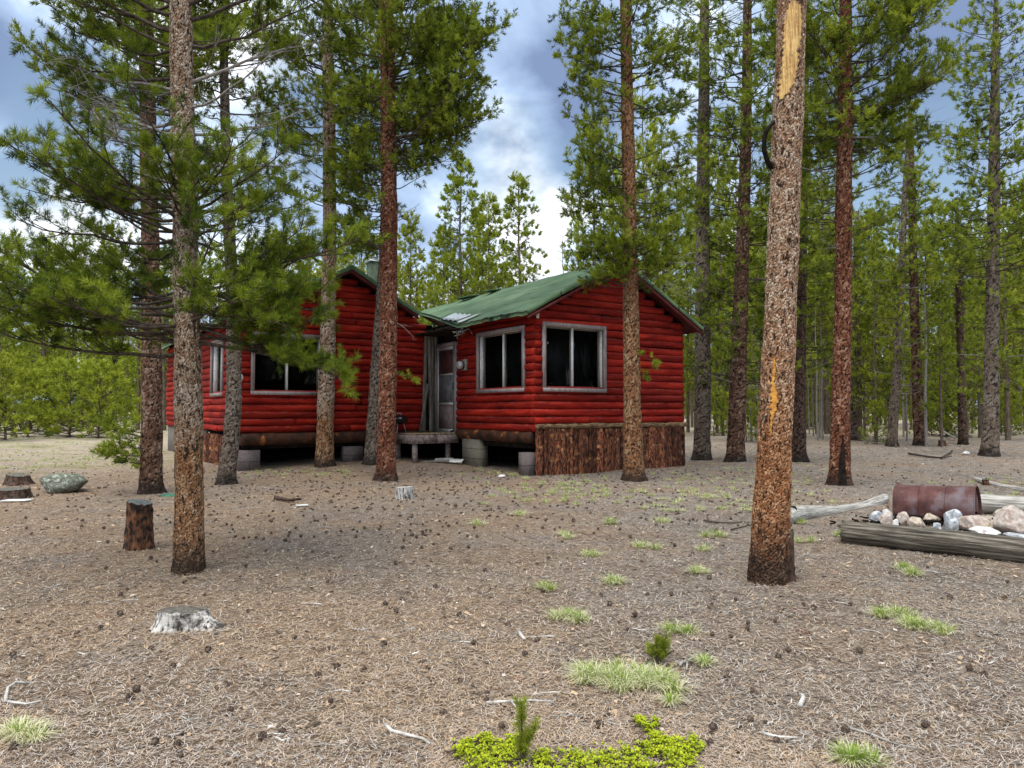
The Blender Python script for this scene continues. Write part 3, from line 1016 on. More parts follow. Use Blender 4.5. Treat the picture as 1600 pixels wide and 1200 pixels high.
    mb4 = roof_plane([(-.62, TI - oh, peakL + .004 - (midL * -1 - .62) * .545), (midL, TI - oh, peakL + .004), (midL, TI + LB + .3, peakL + .004), (-.62, TI + LB + .3, peakL - (midL * -1 - .62) * .545)], .10, seed=8)
    mb4.build('roof', [M['roof'], M['red_dark']], cabin)
    # rake boards under the gable edges, eave boards
    def beam(p, q, h, wdt, mat, name):
        m_ = MB()
        p, q = np.array(p, float), np.array(q, float)
        d = np.array([0, wdt, 0]) if abs(q[0] - p[0]) > abs(q[1] - p[1]) else np.array([wdt, 0, 0])
        z = np.array([0, 0, h])
        m_.add([p, q, q - z, p - z, p + d, q + d, q - z + d, p - z + d], [[0, 1, 2, 3], [5, 4, 7, 6], [4, 5, 1, 0], [3, 2, 6, 7], [0, 3, 7, 4], [1, 5, 6, 2]])
        return m_.build(name, M[mat], cabin)
    for (ue, ze, um, zp_, t_) in ((-.38, 3.26, midR, peakR, -oh + .01), (WR + .40, 3.24, midR, peakR, -oh + .01), (-WL - .4, 3.26, midL, peakL, TI - oh + .01), (-.63, 3.68, midL, peakL, TI - oh + .01)):
        beam((ue, t_, ze - .105), (um, t_, zp_ - .105), .065, .035, 'red_dark', 'rake_board')
    # soffit boards above the gables
    # dark sheet added to block light over the nook; corrugated patch, torn corner
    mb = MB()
    mb.box((-.60, 2.45, 3.14), (0.95, 9.1, 3.18), 0)  # added dark light blocker, not a built roof
    mb.build('nook_light_block', M['under'], cabin)
    m_ = MB()
    # corrugated sheet lying where the roofing has gone
    nn = 25
    cu = np.linspace(0, 1, nn)
    A0, A1 = np.array([-.22, 2.75]), np.array([.30, 4.5])
    pl = lambda u_: 3.26 + (u_ + .40) * (peakR - 3.26) / (midR + .4)
    rows = []
    for s_ in (0, 1):
        for c_ in cu:
            base = A0 * (1 - c_) + A1 * c_
            uu = base[0] + s_ * .26
            tt = base[1] - s_ * .22
            rows.append((uu, tt, pl(uu) + .03 + .016 * math.sin(c_ * 24)))
    m_.add(rows, [[i, i + 1, nn + i + 1, nn + i] for i in range(nn - 1)])
    o = m_.build('corrugated_sheet', M['corr'], cabin)
    sm_ = o.modifiers.new('thick', 'SOLIDIFY')
    sm_.thickness = .004
    m_ = MB()
    q0 = [(-.42, 2.25), (-.32, 2.55), (.02, 2.1), (-.02, 2.0), (-.30, 2.12)]
    vs = [(a_, b_, pl(a_) + .035 + .012 * (i_ % 2)) for i_, (a_, b_) in enumerate(q0)]
    vs += [(a_, b_, z_ - .006) for a_, b_, z_ in vs]
    m_.add(vs, [[i, (i + 1) % 5, 5 + (i + 1) % 5, 5 + i] for i in range(5)], [[0, 1, 2], [0, 2, 3], [0, 3, 4], [5, 7, 6], [5, 8, 7], [5, 9, 8]])
    m_.build('torn_flashing', M['white'], cabin)
    m_ = MB()
    for i in range(7):
        c_ = np.array([-.36 + rng.uniform(-.05, .08), 2.35 + rng.uniform(-.1, .15), 3.12 + rng.uniform(-.06, .04)])
        m_.tube([c_, c_ + rng.normal(0, .07, 3), c_ + rng.normal(0, .1, 3) - np.array([0, 0, .06])], [.02, .016, .008], 5)
    m_.build('rotten_rafter_end', M['wood_grey'], cabin)
    m_ = MB()
    m_.tube([(.0, -.06, 3.24), (.0, -.1, 3.24)], [.04, .035], 10)
    m_.tube([(.0, -.1, 3.26), (-.02, -.12, 3.16)], [.022, .028], 8)
    m_.build('eave_lamp', M['jamb'], cabin)
    # lifted flap of roofing on the ridge
    for j, (t_, ln) in enumerate(((5.4, .9), (4.3, .5))):
        m_ = MB()
        m_.add([(midR - .05, t_, peakR - .02), (midR - .05, t_ + ln, peakR - .02), (midR - .32, t_ + ln * .9, peakR - .03), (midR - .30, t_ + .1, peakR - .03),
                (midR - .05, t_, peakR + .04), (midR - .05, t_ + ln, peakR + .02), (midR - .33, t_ + ln * .95, peakR + .0), (midR - .28, t_ + .1, peakR - .01)],
               [[0, 3, 2, 1], [4, 5, 6, 7], [0, 1, 5, 4], [1, 2, 6, 5], [2, 3, 7, 6], [3, 0, 4, 7]])
        m_.build('roofing_flap', M['roof'], cabin)
    # chimney on the left wing
    uc, tc = -1.15, 7.4
    zb = 3.7
    xx, yy = w_of(uc, tc)
    rr = (583 - 800) / F
    uc = (rr * w_of(0, tc)[1] - w_of(0, tc)[0]) / (UX - rr * UY)
    xx, yy = w_of(uc, tc)
    zt_ = P(583, 410, yy).z
    mb = MB()
    mb.box((uc - .15, tc - .13, zb), (uc + .15, tc + .13, zt_), 0)
    ch = mb.build('chimney', M['chim'], cabin)
    mb = MB()
    mb.box((uc - .19, tc - .16, zt_ + .002), (uc + .19, tc + .16, zt_ + .03), 0)
    mb.tube([(uc, tc, zt_ + .03), (uc, tc, zt_ + .14)], [.09, .09], 12)
    mb.tube([(uc, tc, zt_ + .14), (uc, tc, zt_ + .17)], [.13, .05], 12)
    mb.build('chimney_cap', M['corr'], ch)
    mb = MB()
    mb.tube([(-3.6, 6.2, 3.8), (-3.6, 6.2, 4.13)], [.07, .07], 12)
    mb.tube([(-3.6, 6.2, 4.13), (-3.6, 6.2, 4.17)], [.11, .06], 12)
    mb.build('roof_vent', M['alu'], cabin)

    # ---- porch
    tp = t_at(717, 0)
    wp = -u_at(646, tp)
    zd = .845
    mb = MB()
    nb = 8
    for i in range(nb):
        a_ = -wp - .01 + i * (wp - .02) / nb
        mb.box((a_ + .004, tp - .01, zd - .03), (a_ + (wp - .02) / nb - .003, TI - .11, zd + rng.uniform(-.003, .003)), 0)
    deck = mb.build('porch_deck', M['decktop'], cabin)
    mb = MB()
    mb.box((-wp - .03, tp - .055, zd - .225), (-wp / 2 - .004, tp - .015, zd - .035), 0)
    mb.box((-wp / 2 + .004, tp - .058, zd - .22), (-.03, tp - .018, zd - .034), 0)
    mb.box((-wp - .035, tp - .01, zd - .225), (-wp + .0, TI - .1, zd - .034), 0)
    mb.build('porch_fascia', M['deck'], cabin)
    for (a_, b_) in ((-wp + .02, tp), (-.25, tp + .1), (-wp + .02, TI - .25)):
        x, y = w_of(a_, b_)
        mb = MB()
        mb.box((a_ - .01, b_ - .01, float(hgt(x, y)) - .05), (a_ + .085, b_ + .085, zd - .228), 0)
        mb.build('porch_post', M['deck'], cabin)
    return dt0, dt1, tp, wp, zd


dt0, dt1, tp, wp, zd = build_cabin()

# ------------------------------------------------------------------ trees
UPV = np.array([0, 0, 1.0])


def needle_tpl(n, a, l, wd, spread=(22, 62), seed=0):
    """a bottle-brush tuft of needles round the +z axis"""
    r = np.random.default_rng(seed)
    zb = r.uniform(0, a, n)
    az = r.uniform(0, 2 * math.pi, n)
    th = np.radians(r.uniform(spread[0], spread[1], n)) * (1 - .45 * zb / max(a, 1e-6))
    ll = l * r.uniform(.75, 1.15, n)
    d = np.stack([np.sin(th) * np.cos(az), np.sin(th) * np.sin(az), np.cos(th)], -1)
    b = np.stack([0 * zb, 0 * zb, zb], -1)
    s = np.cross(d, r.normal(0, 1, (n, 3)))
    s /= np.linalg.norm(s, axis=1)[:, None]
    v = np.stack([b - s * wd / 2 + d * ll[:, None] * .1, b + s * wd / 2 + d * ll[:, None] * .1, b + d * ll[:, None]], 1)
    return v.reshape(-1, 3)


TPL = {
    'near': [needle_tpl(58, .070, .058, .0044, (38, 88), seed=i) for i in range(4)],
    'mid': [needle_tpl(30, .11, .080, .0130, (28, 85), seed=10 + i) for i in range(4)],
    'mid2': [needle_tpl(22, .14, .105, .021, (28, 85), seed=20 + i) for i in range(4)],
    'far': [needle_tpl(14, .20, .16, .044, (25, 80), seed=30 + i) for i in range(4)],
}


def place_tufts(mb, pos, dirs, scale, tints, kind, rng, m=0):
    pos, dirs, scale, tints = map(np.asarray, (pos, dirs, scale, tints))
    K = len(pos)
    if not K:
        return
    dirs = dirs / (np.linalg.norm(dirs, axis=1)[:, None] + 1e-9)
    rv = rng.normal(0, 1, (K, 3))
    a = np.cross(dirs, rv)
    a /= np.linalg.norm(a, axis=1)[:, None] + 1e-9
    b = np.cross(dirs, a)
    R = np.stack([a, b, dirs], -1)
    which = rng.integers(0, 4, K)
    for w_ in range(4):
        s = which == w_
        if not s.any():
            continue
        T = TPL[kind][w_]
        V = np.einsum('kij,nj->kni', R[s], T) * scale[s][:, None, None] + pos[s][:, None, :]
        nv = len(T)
        tt = np.repeat(tints[s], nv)
        tt = np.clip(tt + rng.normal(0, .10, len(tt) // 3).repeat(3), 0, 1)
        mb.add(V.reshape(-1, 3), None, np.arange(V.shape[0] * nv).reshape(-1, 3), m, tt)


def add_branch(wood, tuf, rng, p0, az, L, el, r0, leaf=1.0, detail='mid', up=.35, seg=5, spacing=1.0, tbase=.5, woodm=1):
    """one limb with side twigs; tufts are appended to tuf as (pos, dir, scale, tint)"""
    n = 8
    t = np.linspace(0, 1, n)
    a = az + np.cumsum(rng.normal(0, .09, n))
    dz = np.tan(el) * t + up * t * t + rng.normal(0, .015, n).cumsum()
    step = L / (n - 1)
    xy = np.zeros((n, 2))
    xy[1:] = np.cumsum(np.stack([np.cos(a), np.sin(a)], -1)[1:] * step, 0)
    pts = np.column_stack([xy, dz * L]) + p0
    rr = r0 * (1 - .85 * t) + .0015
    wood.tube(pts, rr, seg, woodm, cap=False)
    dirs = np.gradient(pts, axis=0)
    dirs /= np.linalg.norm(dirs, axis=1)[:, None]
    sp = {'near': .046, 'mid': .085, 'mid2': .115, 'far': .19}[detail] * spacing
    sl = {'near': .088, 'mid': .13, 'mid2': .17, 'far': .33}[detail]
    ts = {'near': 1.0, 'mid': 1.0, 'mid2': 1.0, 'far': 1.0}[detail]
    nsub = max(2, int(L * .8 / sl))
    inner = .30 if leaf > 0 else .12
    for k in range(nsub):
        tt = inner + (1 - inner) * (k + rng.uniform(.2, .8)) / nsub
        i = min(int(tt * (n - 1)), n - 2)
        f = tt * (n - 1) - i
        q = pts[i] * (1 - f) + pts[i + 1] * f
        side = 1 if k % 2 else -1
        ang = side * rng.uniform(.55, 1.15)
        d = dirs[i]
        c, s = math.cos(ang), math.sin(ang)
        dd = np.array([d[0] * c - d[1] * s, d[0] * s + d[1] * c, d[2] + rng.uniform(-.25, .45)])
        dd /= np.linalg.norm(dd)
        ls = L * rng.uniform(.22, .46) * (1.15 - .62 * tt)
        m_ = 4
        tq = np.linspace(0, 1, m_)[:, None]
        cur = rng.normal(0, .10, 3)
        if leaf > 0:
            cur[2] = rng.uniform(.02, .30)
        else:
            cur[2] = rng.uniform(-.35, .15)
        sub = q + dd * ls * tq + cur * ls * tq ** 2
        wood.tube(sub, np.linspace(max(r0 * .32, .004), .0022, m_), 4 if detail == 'near' else 3, woodm, cap=False)
        if rng.uniform() > leaf:
            # bare twig: a few side spurs
            for _ in range(3 if detail in ('near', 'mid') else 1):
                j = rng.uniform(.3, 1)
                b0 = q + dd * ls * j + cur * ls * j * j
                e = dd * .6 + rng.normal(0, .5, 3) + np.array([0, 0, -.2])
                wood.tube([b0, b0 + e * ls * .3, b0 + e * ls * .5 + rng.normal(0, .03, 3)], [.003, .0022, .0014], 3, woodm, cap=False)
            continue
        nt = max(2, int(ls / sp))
        clump = rng.normal(0, .17)
        for j in range(nt):
            x = .30 + .70 * (j + rng.uniform(.2, 1)) / nt
            b0 = q + dd * ls * x + cur * ls * x * x
            for rep in range(2 if detail == 'mid' else 1):
                e = dd * .5 + rng.normal(0, .60, 3) + UPV * .5
                e /= np.linalg.norm(e)
                tl = sp * rng.uniform(.3, 1.5)
                b1 = b0 + e * tl
                if detail == 'near' and rep == 0:
                    wood.tube([b0, b1], [.003, .002], 3, woodm, cap=False)
                tuf.append((b1 - e * .02, e, ts * rng.uniform(.75, 1.25), np.clip(tbase + .28 * e[2] - .12 + clump + rng.normal(0, .17), 0, 1)))  # upward tufts tinted lighter, top light put into the colour
    if leaf > 0:
        for j in range(3):
            e = dirs[-1] + rng.normal(0, .3, 3) + UPV * .3
            tuf.append((pts[-1], e, ts * 1.1, .7))


def worley(U, V, nu, seed):
    """cellular pattern; U wraps every nu cells. returns (F2-F1, random per cell)"""
    r = np.random.default_rng(seed)
    nv = int(V.max()) + 4
    jx = r.uniform(.12, .88, (nv, nu))
    jy = r.uniform(.12, .88, (nv, nu))
    cr = r.uniform(0, 1, (nv, nu))
    iu, iv = np.floor(U).astype(int), np.floor(V).astype(int)
    best = np.full(U.shape, 9.)
    sec = np.full(U.shape, 9.)
    rc = np.zeros(U.shape)
    for dv in (-1, 0, 1):
        for du in (-1, 0, 1):
            cu = iu + du
            cv = iv + dv
            cvi = np.clip(cv, 0, nv - 1)
            cui = cu % nu
            d = np.hypot(U - cu - jx[cvi, cui], V - cv - jy[cvi, cui])
            nb = d < best
            sec = np.where(nb, best, np.minimum(sec, d))
            rc = np.where(nb, cr[cvi, cui], rc)
            best = np.where(nb, d, best)
    return sec - best, rc


def trunk_mesh(mb, pts, rad, seed=0, seg=40, dz=.02, cell=(.032, .055), amp=.007, flare=.35, zmax=None):
    """bark-plated trunk through the given local points"""
    pts = np.asarray(pts, float)
    rad = np.asarray(rad, float)
    z0, z1 = pts[0, 2], pts[-1, 2]
    n = int((z1 - z0) / dz) + 1
    z = np.linspace(z0, z1, n)
    X = np.interp(z, pts[:, 2], pts[:, 0])
    Y = np.interp(z, pts[:, 2], pts[:, 1])
    kk = max(3, int(.6 / dz)) | 1
    ker = np.ones(kk) / kk
    sm = lambda q: np.convolve(np.pad(q, kk // 2, 'edge'), ker, 'valid')
    X, Y = sm(X), sm(Y)
    R = sm(np.interp(z, pts[:, 2], rad))
    th = np.arange(seg) / seg * 2 * math.pi
    rm = rad.mean()
    nu = max(6, int(2 * math.pi * rm / cell[0]))
    rs = np.random.default_rng(seed)
    ph = rs.uniform(0, 6, 8)
    TH, ZZ = np.meshgrid(th, z)
    U = TH / (2 * math.pi) * nu + .35 * np.sin(ZZ * 9 + TH * 3 + ph[0])
    V = (ZZ - z0) / cell[1] + .35 * np.sin(TH * 5 + ZZ * 4 + ph[1]) + 1
    wf = 2.2 / cell[1]
    U = U + .22 * np.sin(V * 2.7 + ph[6] + 2 * np.sin(TH * 9)) + .16 * np.sin(V * 6.1 + TH * 17)
    V = V + .25 * np.sin(TH * 13 + 1.5 * np.sin(V * 1.9)) + .15 * np.sin(TH * 29 + V * 3.3) + .5
    e, rc = worley(U, V, nu, seed)
    e2 = np.clip(e * 2.2, 0, 1)
    rad2 = R[:, None] * (1 + flare * np.exp(-np.clip(ZZ, 0, 9) / .13) * (1 + .45 * np.sin(3 * TH + ph[2]) + .3 * np.sin(5 * TH + ph[3])))
    rad2 = rad2 * (1 + .025 * np.sin(ZZ * 2.3 + ph[4]) * np.sin(TH + ph[5])) + amp * (e2 - .6) + amp * .8 * (rc - .5)
    rad2 = rad2 + R[:, None] * (.022 * np.sin(ZZ * 6.1 + 2 * TH + ph[6]) + .018 * np.sin(ZZ * 11.3 - 3 * TH + ph[7]) + .012 * np.sin(ZZ * 23 + 4 * TH))
    for _ in range(int((z1 - z0) * 2.2)):
        zk, tk, hk = rs.uniform(z0 + .4, z1), rs.uniform(0, 2 * math.pi), rs.uniform(.006, .020)
        dth = np.abs((TH - tk + math.pi) % (2 * math.pi) - math.pi) * rm
        rad2 = rad2 + hk * np.exp(-(dth / .022) ** 2 - ((ZZ - zk) / .030) ** 2)
    v = np.stack([X[:, None] + rad2 * np.cos(TH), Y[:, None] + rad2 * np.sin(TH), ZZ], -1).reshape(-1, 3)
    i = np.arange(n - 1)[:, None] * seg
    j = np.arange(seg)[None, :]
    j2 = (j + 1) % seg
    q = np.stack([i + j, i + j2, i + seg + j2, i + seg + j], -1).reshape(-1, 4)
    mb.add(v, q, None, 0, e2.ravel(), rc.ravel())
    return lambda zz: np.array([np.interp(zz, z, X), np.interp(zz, z, Y), zz]), lambda zz: np.interp(zz, z, R)


def pine(name, base, prof, zones, bark, seed, label, group=None, needles='needle_mid', detail='mid', top=12.0, cell=(.028, .048), amp=.006, dz=.03, seg=36, flare=.3, charred=None, cat='tree', tbase=.5, limbmat='limb'):
    """base: (px,py) on the ground; prof: [(px,py,width px)...] upwards; zones: list of branch zones"""
    rng = np.random.default_rng(seed)
    g = at(*base)
    D = g.y
    pts, rad = [], []
    for (px, py, wpx) in prof:
        p = P(px, py, D)
        pts.append((p.x - g.x, 0.0, p.z - g.z))
        rad.append(wpx / 2 / F * D)
    # lower end into the ground
    p0 = (pts[0][0], 0, -.12)
    pts = [p0] + [p for p in pts if p[2] > -.05]
    rad = [rad[0]] + rad[len(rad) - len(pts) + 1:]
    # continue above the picture
    if pts[-1][2] < top:
        d = (np.array(pts[-1]) - np.array(pts[-2]))
        d = d / max(d[2], .1)
        h = top - pts[-1][2]
        pts.append(tuple(np.array(pts[-1]) + d * h * .98))
        rad.append(max(.018, rad[-1] * .22))
    root = empty(name, g)
    tag(root, label, cat, group)
    tm = MB()
    cen, rf = trunk_mesh(tm, pts, rad, seed, seg, dz, cell, amp, flare)
    tuf = []
    for _ in range(7):
        zs_ = rng.uniform(.9, 3.6)
        a_ = rng.uniform(0, 6.28)
        c_ = cen(zs_)
        d_ = np.array([math.cos(a_), math.sin(a_), rng.uniform(-.2, .5)])
        r_ = rf(zs_)
        l_ = rng.uniform(.02, .11)
        tm.tube([c_ + d_ * r_ * .8, c_ + d_ * (r_ + l_ * .6), c_ + d_ * (r_ + l_) + rng.normal(0, .012, 3)], [.010, .007, .004], 6, 1)
    for zn in zones:
        (zlo, zhi, nb, L0, L1, azs, leaf, el) = zn[:8]
        ex = zn[8] if len(zn) > 8 else {}
        for k in range(nb):
            zf = (k + rng.uniform(0, 1)) / nb
            z = zlo + (zhi - zlo) * zf
            # whorled spacing
            az = math.radians(rng.uniform(*azs[k % len(azs)]))
            L = (L0 * (1 - zf) + L1 * zf) * rng.uniform(.72, 1.12)
            c = cen(z)
            lf = leaf if leaf in (0, 1) else (1.0 if rng.uniform() < leaf else 0.0)
            add_branch(tm, tuf, rng, c, az, L, math.radians(rng.uniform(*el)), max(.006, min(rf(z) * .28, .0085 * L + .005)), lf,
                       ex.get('detail', detail), ex.get('up', .25), tbase=ex.get('tb', tbase), spacing=ex.get('sp', 1.0), woodm=1 if lf else 2)
    tm.build('trunk', [M[bark], M[limbmat], M['limb_grey']], root, smooth=False)
    if tuf:
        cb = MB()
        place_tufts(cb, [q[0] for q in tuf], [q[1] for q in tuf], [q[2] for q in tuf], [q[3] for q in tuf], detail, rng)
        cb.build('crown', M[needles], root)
    return root, cen, rf, D, g


ALL = [(0, 360)]
LEFT = [(150, 215), (130, 230)]
RIGHT = [(-35, 35), (-60, 50)]
LR = [(150, 215), (-35, 35)]
LRF = [(140, 225), (-45, 40), (180, 260)]


def dp(py, base):
    """height above the tree's base at picture row py"""
    g = at(*base)
    return P(800, py, g.y).z - g.z


def build_trees():
    # T1 - the near left pine
    b = (295, 893)
    z = lambda y: dp(y, b)
    T1 = pine('pine_tree', b, [(295, 893, 44), (296, 800, 42), (294, 600, 40), (291, 430, 38), (288, 300, 36), (284, 120, 34), (282, 0, 32)],
              [(z(545), z(460), 7, 1.15, 1.15, [(-22, 18)], 1, (-18, 0), {'up': -.02}),
               (z(550), z(450), 15, 1.40, 1.30, [(150, 200), (165, 230), (120, 160), (200, 250)], 1, (-20, 14)),
               (z(510), z(440), 13, 1.05, 1.30, [(-20, 25), (-60, -10), (15, 60)], 1, (-18, 14)),
               (z(385), z(305), 14, 1.15, 1.20, [(155, 205), (120, 165), (190, 240)], 1, (-16, 22)),
               (z(380), z(305), 12, .9, .95, [(-35, 25), (10, 70), (-75, -35)], 1, (-14, 24)),
               (z(335), z(305), 6, .55, .55, [(225, 310)], 1, (0, 24)),
               (z(300), z(120), 15, 1.15, 1.2, [(150, 210), (-30, 40), (120, 160)], 0, (-5, 15)),
               (z(190), z(60), 5, 1.15, 1.2, [(150, 200), (120, 180)], 1, (0, 15)),
               (z(90), z(-40), 15, 1.35, 1.4, [(150, 210), (-30, 40), (100, 160), (180, 215)], 1, (0, 16)),
               (z(-20), 8.5, 16, 1.4, .9, ALL, 1, (0, 20), {'sp': 1.8})],
              'bark_tan', 101, 'nearest pine on the left, pale flaking trunk with wide low needle-laden branches',
              needles='needle_near', detail='near', top=9.0, cell=(.015, .027), amp=.005, dz=.008, seg=100, flare=.12)
    # T10 - the near right pine
    b = (1200, 908)
    z = lambda y: dp(y, b)
    T10 = pine('pine_tree', b, [(1200, 908, 60), (1206, 800, 54), (1212, 640, 50), (1218, 520, 48), (1223, 400, 46), (1229, 250, 46), (1234, 100, 44), (1237, 0, 43)],
               [(z(-260), 11.0, 26, 1.8, 1.0, ALL, 1, (0, 20), {'sp': 2.6})],
               'bark_big', 102, 'thick bare leaning pine trunk on the right with a yellow scar where bark is gone',
               needles='needle_near', detail='near', top=11.5, cell=(.016, .026), amp=.006, dz=.008, seg=130, flare=.07)
    root, cen, rf, D, g = T10
    # scar: bare wood where the bark has come off, resin streak below
    def patch(name, outline, mat, off, seed, label=None):
        """outline: rows of (py, px_left, px_right) on the side of the trunk that faces the clearing"""
        r = np.random.default_rng(seed)
        rows = np.array(outline, float)
        ys = np.linspace(rows[0, 0], rows[-1, 0], 60)
        mb = MB()
        V = []
        nn = 12
        for y_ in ys:
            zz = P(800, y_, D).z - g.z
            c = cen(zz)
            R = rf(zz) + off
            wdt = min(1, (np.interp(y_, rows[:, 0], rows[:, 2]) - np.interp(y_, rows[:, 0], rows[:, 1])) / 6)
            xl = P(np.interp(y_, rows[:, 0], rows[:, 1]), y_, D).x - g.x - c[0] + wdt * (.006 * math.sin(y_ * .7 + seed) + .004 * math.sin(y_ * 1.9) + r.normal(0, .003))
            xr = P(np.interp(y_, rows[:, 0], rows[:, 2]), y_, D).x - g.x - c[0] + wdt * (.006 * math.sin(y_ * .53 + 2) + .005 * math.sin(y_ * 1.6 + seed) + r.normal(0, .003))
            a0 = math.asin(max(-.97, min(.97, xl / R)))
            a1 = math.asin(max(-.97, min(.97, xr / R)))
            for k_ in range(nn):
                a_ = a0 + (a1 - a0) * k_ / (nn - 1)
                edge = min(k_, nn - 1 - k_)
                RR = R - (.014 if edge == 0 else 0) + r.normal(0, .0012)
                V.append((c[0] + RR * math.sin(a_), c[1] - RR * math.cos(a_), zz))
        i = np.arange(len(ys) - 1)[:, None] * nn + np.arange(nn - 1)[None, :]
        mb.add(V, np.stack([i, i + nn, i + nn + 1, i + 1], -1).reshape(-1, 4))
        o = mb.build(name, M[mat], root, smooth=True)
        if label:
            o['label'] = label
    patch('bare_wood_scar', [(14, 1228, 1236), (24, 1222, 1244), (45, 1217, 1247), (80, 1216, 1243), (110, 1214, 1240), (140, 1211, 1234), (153, 1210, 1224), (162, 1212, 1216)],
          'yellow_wood', .011, 5, 'yellow bare wood where the bark has come off')
    patch('resin_streak', [(560, 1201, 1202.5), (580, 1199, 1203), (600, 1197, 1201), (612, 1196, 1204), (628, 1196, 1207), (642, 1196, 1203), (655, 1195.5, 1198), (680, 1195, 1196.5)],
          'resin', .010, 6, 'orange resin streak on the bark')
    mb = MB()
    br = [(1216, 690, .0), (1196, 262, -.02), (1192, 235, -.03), (1194, 212, -.03), (1202, 196, -.02), (1211, 190, 0)]
    pp = [np.array(P(px, py, D + dy)) - np.array(g) for px, py, dy in [(1210, 268, .02), (1199, 252, -.02), (1194, 235, -.05), (1194, 215, -.06), (1200, 200, -.05), (1212, 188, -.02)]]
    mb.tube(pp, [.022, .020, .019, .018, .017, .012], 8, 0)
    o = mb.build('dead_branch', M['soot'], root)
    o['label'] = 'short black hooked branch'

    # T2
    b = (236, 771)
    z = lambda y: dp(y, b)
    pine('pine_tree', b, [(236, 771, 33), (237, 640, 30), (237, 500, 28), (234, 350, 25), (231, 200, 24), (229, 60, 22), (228, 0, 21)],
         [(z(738), z(672), 9, .60, .70, [(160, 215), (190, 240)], 1, (-15, 12)),
          (z(560), z(470), 3, .7, .8, [(170, 200)], 0, (0, 20)),
          (z(430), z(170), 20, 1.0, 1.3, ALL, .5, (-8, 15)),
          (z(190), z(-60), 40, 1.5, 1.5, ALL, 1, (0, 15), {'tb': .45}),
          (z(-60), 12, 30, 1.6, .5, ALL, 1, (0, 25))],
         'bark_brown', 103, 'red-brown pine left of the nearest pale trunk, with a low needle spray by the ground', top=12.5, dz=.022, seg=40)
    # T3
    b = (354, 756)
    z = lambda y: dp(y, b)
    pine('pine_tree', b, [(352, 756, 26), (360, 700, 25), (366, 620, 23), (365, 500, 21), (359, 380, 18), (353, 250, 15), (350, 100, 13), (349, 0, 12)],
         [(z(470), z(380), 4, .8, .9, RIGHT, 0, (5, 30)),
          (z(400), z(180), 20, .9, 1.1, ALL, .75, (-5, 15)),
          (z(180), z(-60), 34, 1.2, 1.2, ALL, 1, (0, 15)),
          (z(-60), 10.8, 14, 1.0, .3, ALL, 1, (5, 25))],
         'bark_grey', 104, 'slim curved-foot pine standing before the corner of the left wing', top=11.2, dz=.022, seg=32)
    # T4
    b = (507, 728)
    z = lambda y: dp(y, b)
    pine('pine_tree', b, [(507, 728, 27), (509, 640, 26), (512, 520, 24), (515, 400, 21), (515, 250, 20), (513, 100, 18), (512, 0, 16)],
         [(z(330), z(230), 14, 1.0, 1.3, ALL, .7, (-10, 15)),
          (z(260), z(30), 48, 1.6, 1.7, ALL, .9, (-8, 12)),
          (z(30), 13, 30, 1.7, .5, ALL, 1, (0, 20))],
         'bark_tan', 105, 'pale-barked pine directly in front of the left wing window', needles='needle_mid', detail='mid', top=13.5, dz=.03, seg=30)
    # T5
    b = (583, 724)
    z = lambda y: dp(y, b)
    pine('pine_tree', b, [(583, 724, 29), (588, 620, 24), (595, 500, 20), (601, 400, 17), (604, 250, 14), (606, 80, 12), (607, 0, 10)],
         [(z(400), z(200), 26, .8, 1.1, LEFT + ALL, .85, (-15, 10), {'tb': .4}), (z(200), 11, 16, 1.1, .4, ALL, 1, (0, 20))],
         'bark_grey', 106, 'leaning grey-barked trunk just behind the red pine beside the porch', top=11.5, dz=.03, seg=30)
    # T6
    b = (603, 751)
    z = lambda y: dp(y, b)
    pine('pine_tree', b, [(603, 751, 31), (605, 640, 28), (607, 500, 27), (608, 350, 26), (607, 200, 24), (605, 60, 22), (604, 0, 21)],
         [(z(585), z(560), 1, .55, .55, [(-20, 10)], 1, (-15, 5), {'up': -.2}),
          (z(500), z(470), 1, .45, .45, [(-20, 10)], 0, (-15, 5), {'up': -.5}),
          (z(350), z(320), 2, .5, .5, RIGHT, 0, (0, 15)),
          (z(395), z(255), 22, .90, 1.05, [(150, 215), (120, 180), (180, 250)], 1, (-30, 5), {'tb': .42}),
          (z(300), z(205), 7, .8, 1.9, RIGHT, .8, (-12, 8)),
          (z(255), z(120), 26, 1.7, 2.0, [(-35, 35), (-70, 60), (60, 120)], 1, (-5, 12)),
          (z(240), z(30), 34, 1.2, 1.6, ALL, 1, (-5, 12)),
          (z(140), z(-50), 20, 1.7, 1.4, RIGHT, 1, (0, 12)),
          (z(-40), 12, 30, 1.6, .5, ALL, 1, (0, 20))],
         'bark_red', 107, 'rust-red pine trunk left of the porch with a full crown leaning over the roof', needles='needle_mid', top=12.5, dz=.022, seg=40)
    # T7
    b = (990, 751)
    z = lambda y: dp(y, b)
    pine('pine_tree', b, [(990, 751, 32), (988, 640, 27), (986, 500, 25), (984, 380, 23), (982, 250, 21), (979, 100, 18), (977, 0, 17)],
         [(z(575), z(550), 2, .32, .36, RIGHT, 1, (-20, 0), {'up': -.3}),
          (z(450), z(375), 18, .95, 1.0, [(150, 215), (190, 260), (-45, 20)], 1, (-14, 6)),
          (z(455), z(385), 14, .62, .70, [(190, 350)], 1, (-12, 8)),
          (z(360), z(240), 28, 1.15, 1.15, [(150, 215), (-35, 35), (60, 120), (200, 250)], 1, (-12, 8)),
          (z(190), z(90), 22, 1.15, 1.15, LR + ALL, 1, (-12, 8)),
          (z(100), z(-40), 26, 1.2, 1.25, ALL, 1, (-5, 12)),
          (z(-40), 12, 26, 1.2, .4, ALL, 1, (0, 20))],
         'bark_orange', 108, 'orange-brown pine in front of the right gable beside the bark skirt', needles='needle_mid', top=12.5, dz=.022, seg=40)
    # T8
    b = (1097, 718)
    z = lambda y: dp(y, b)
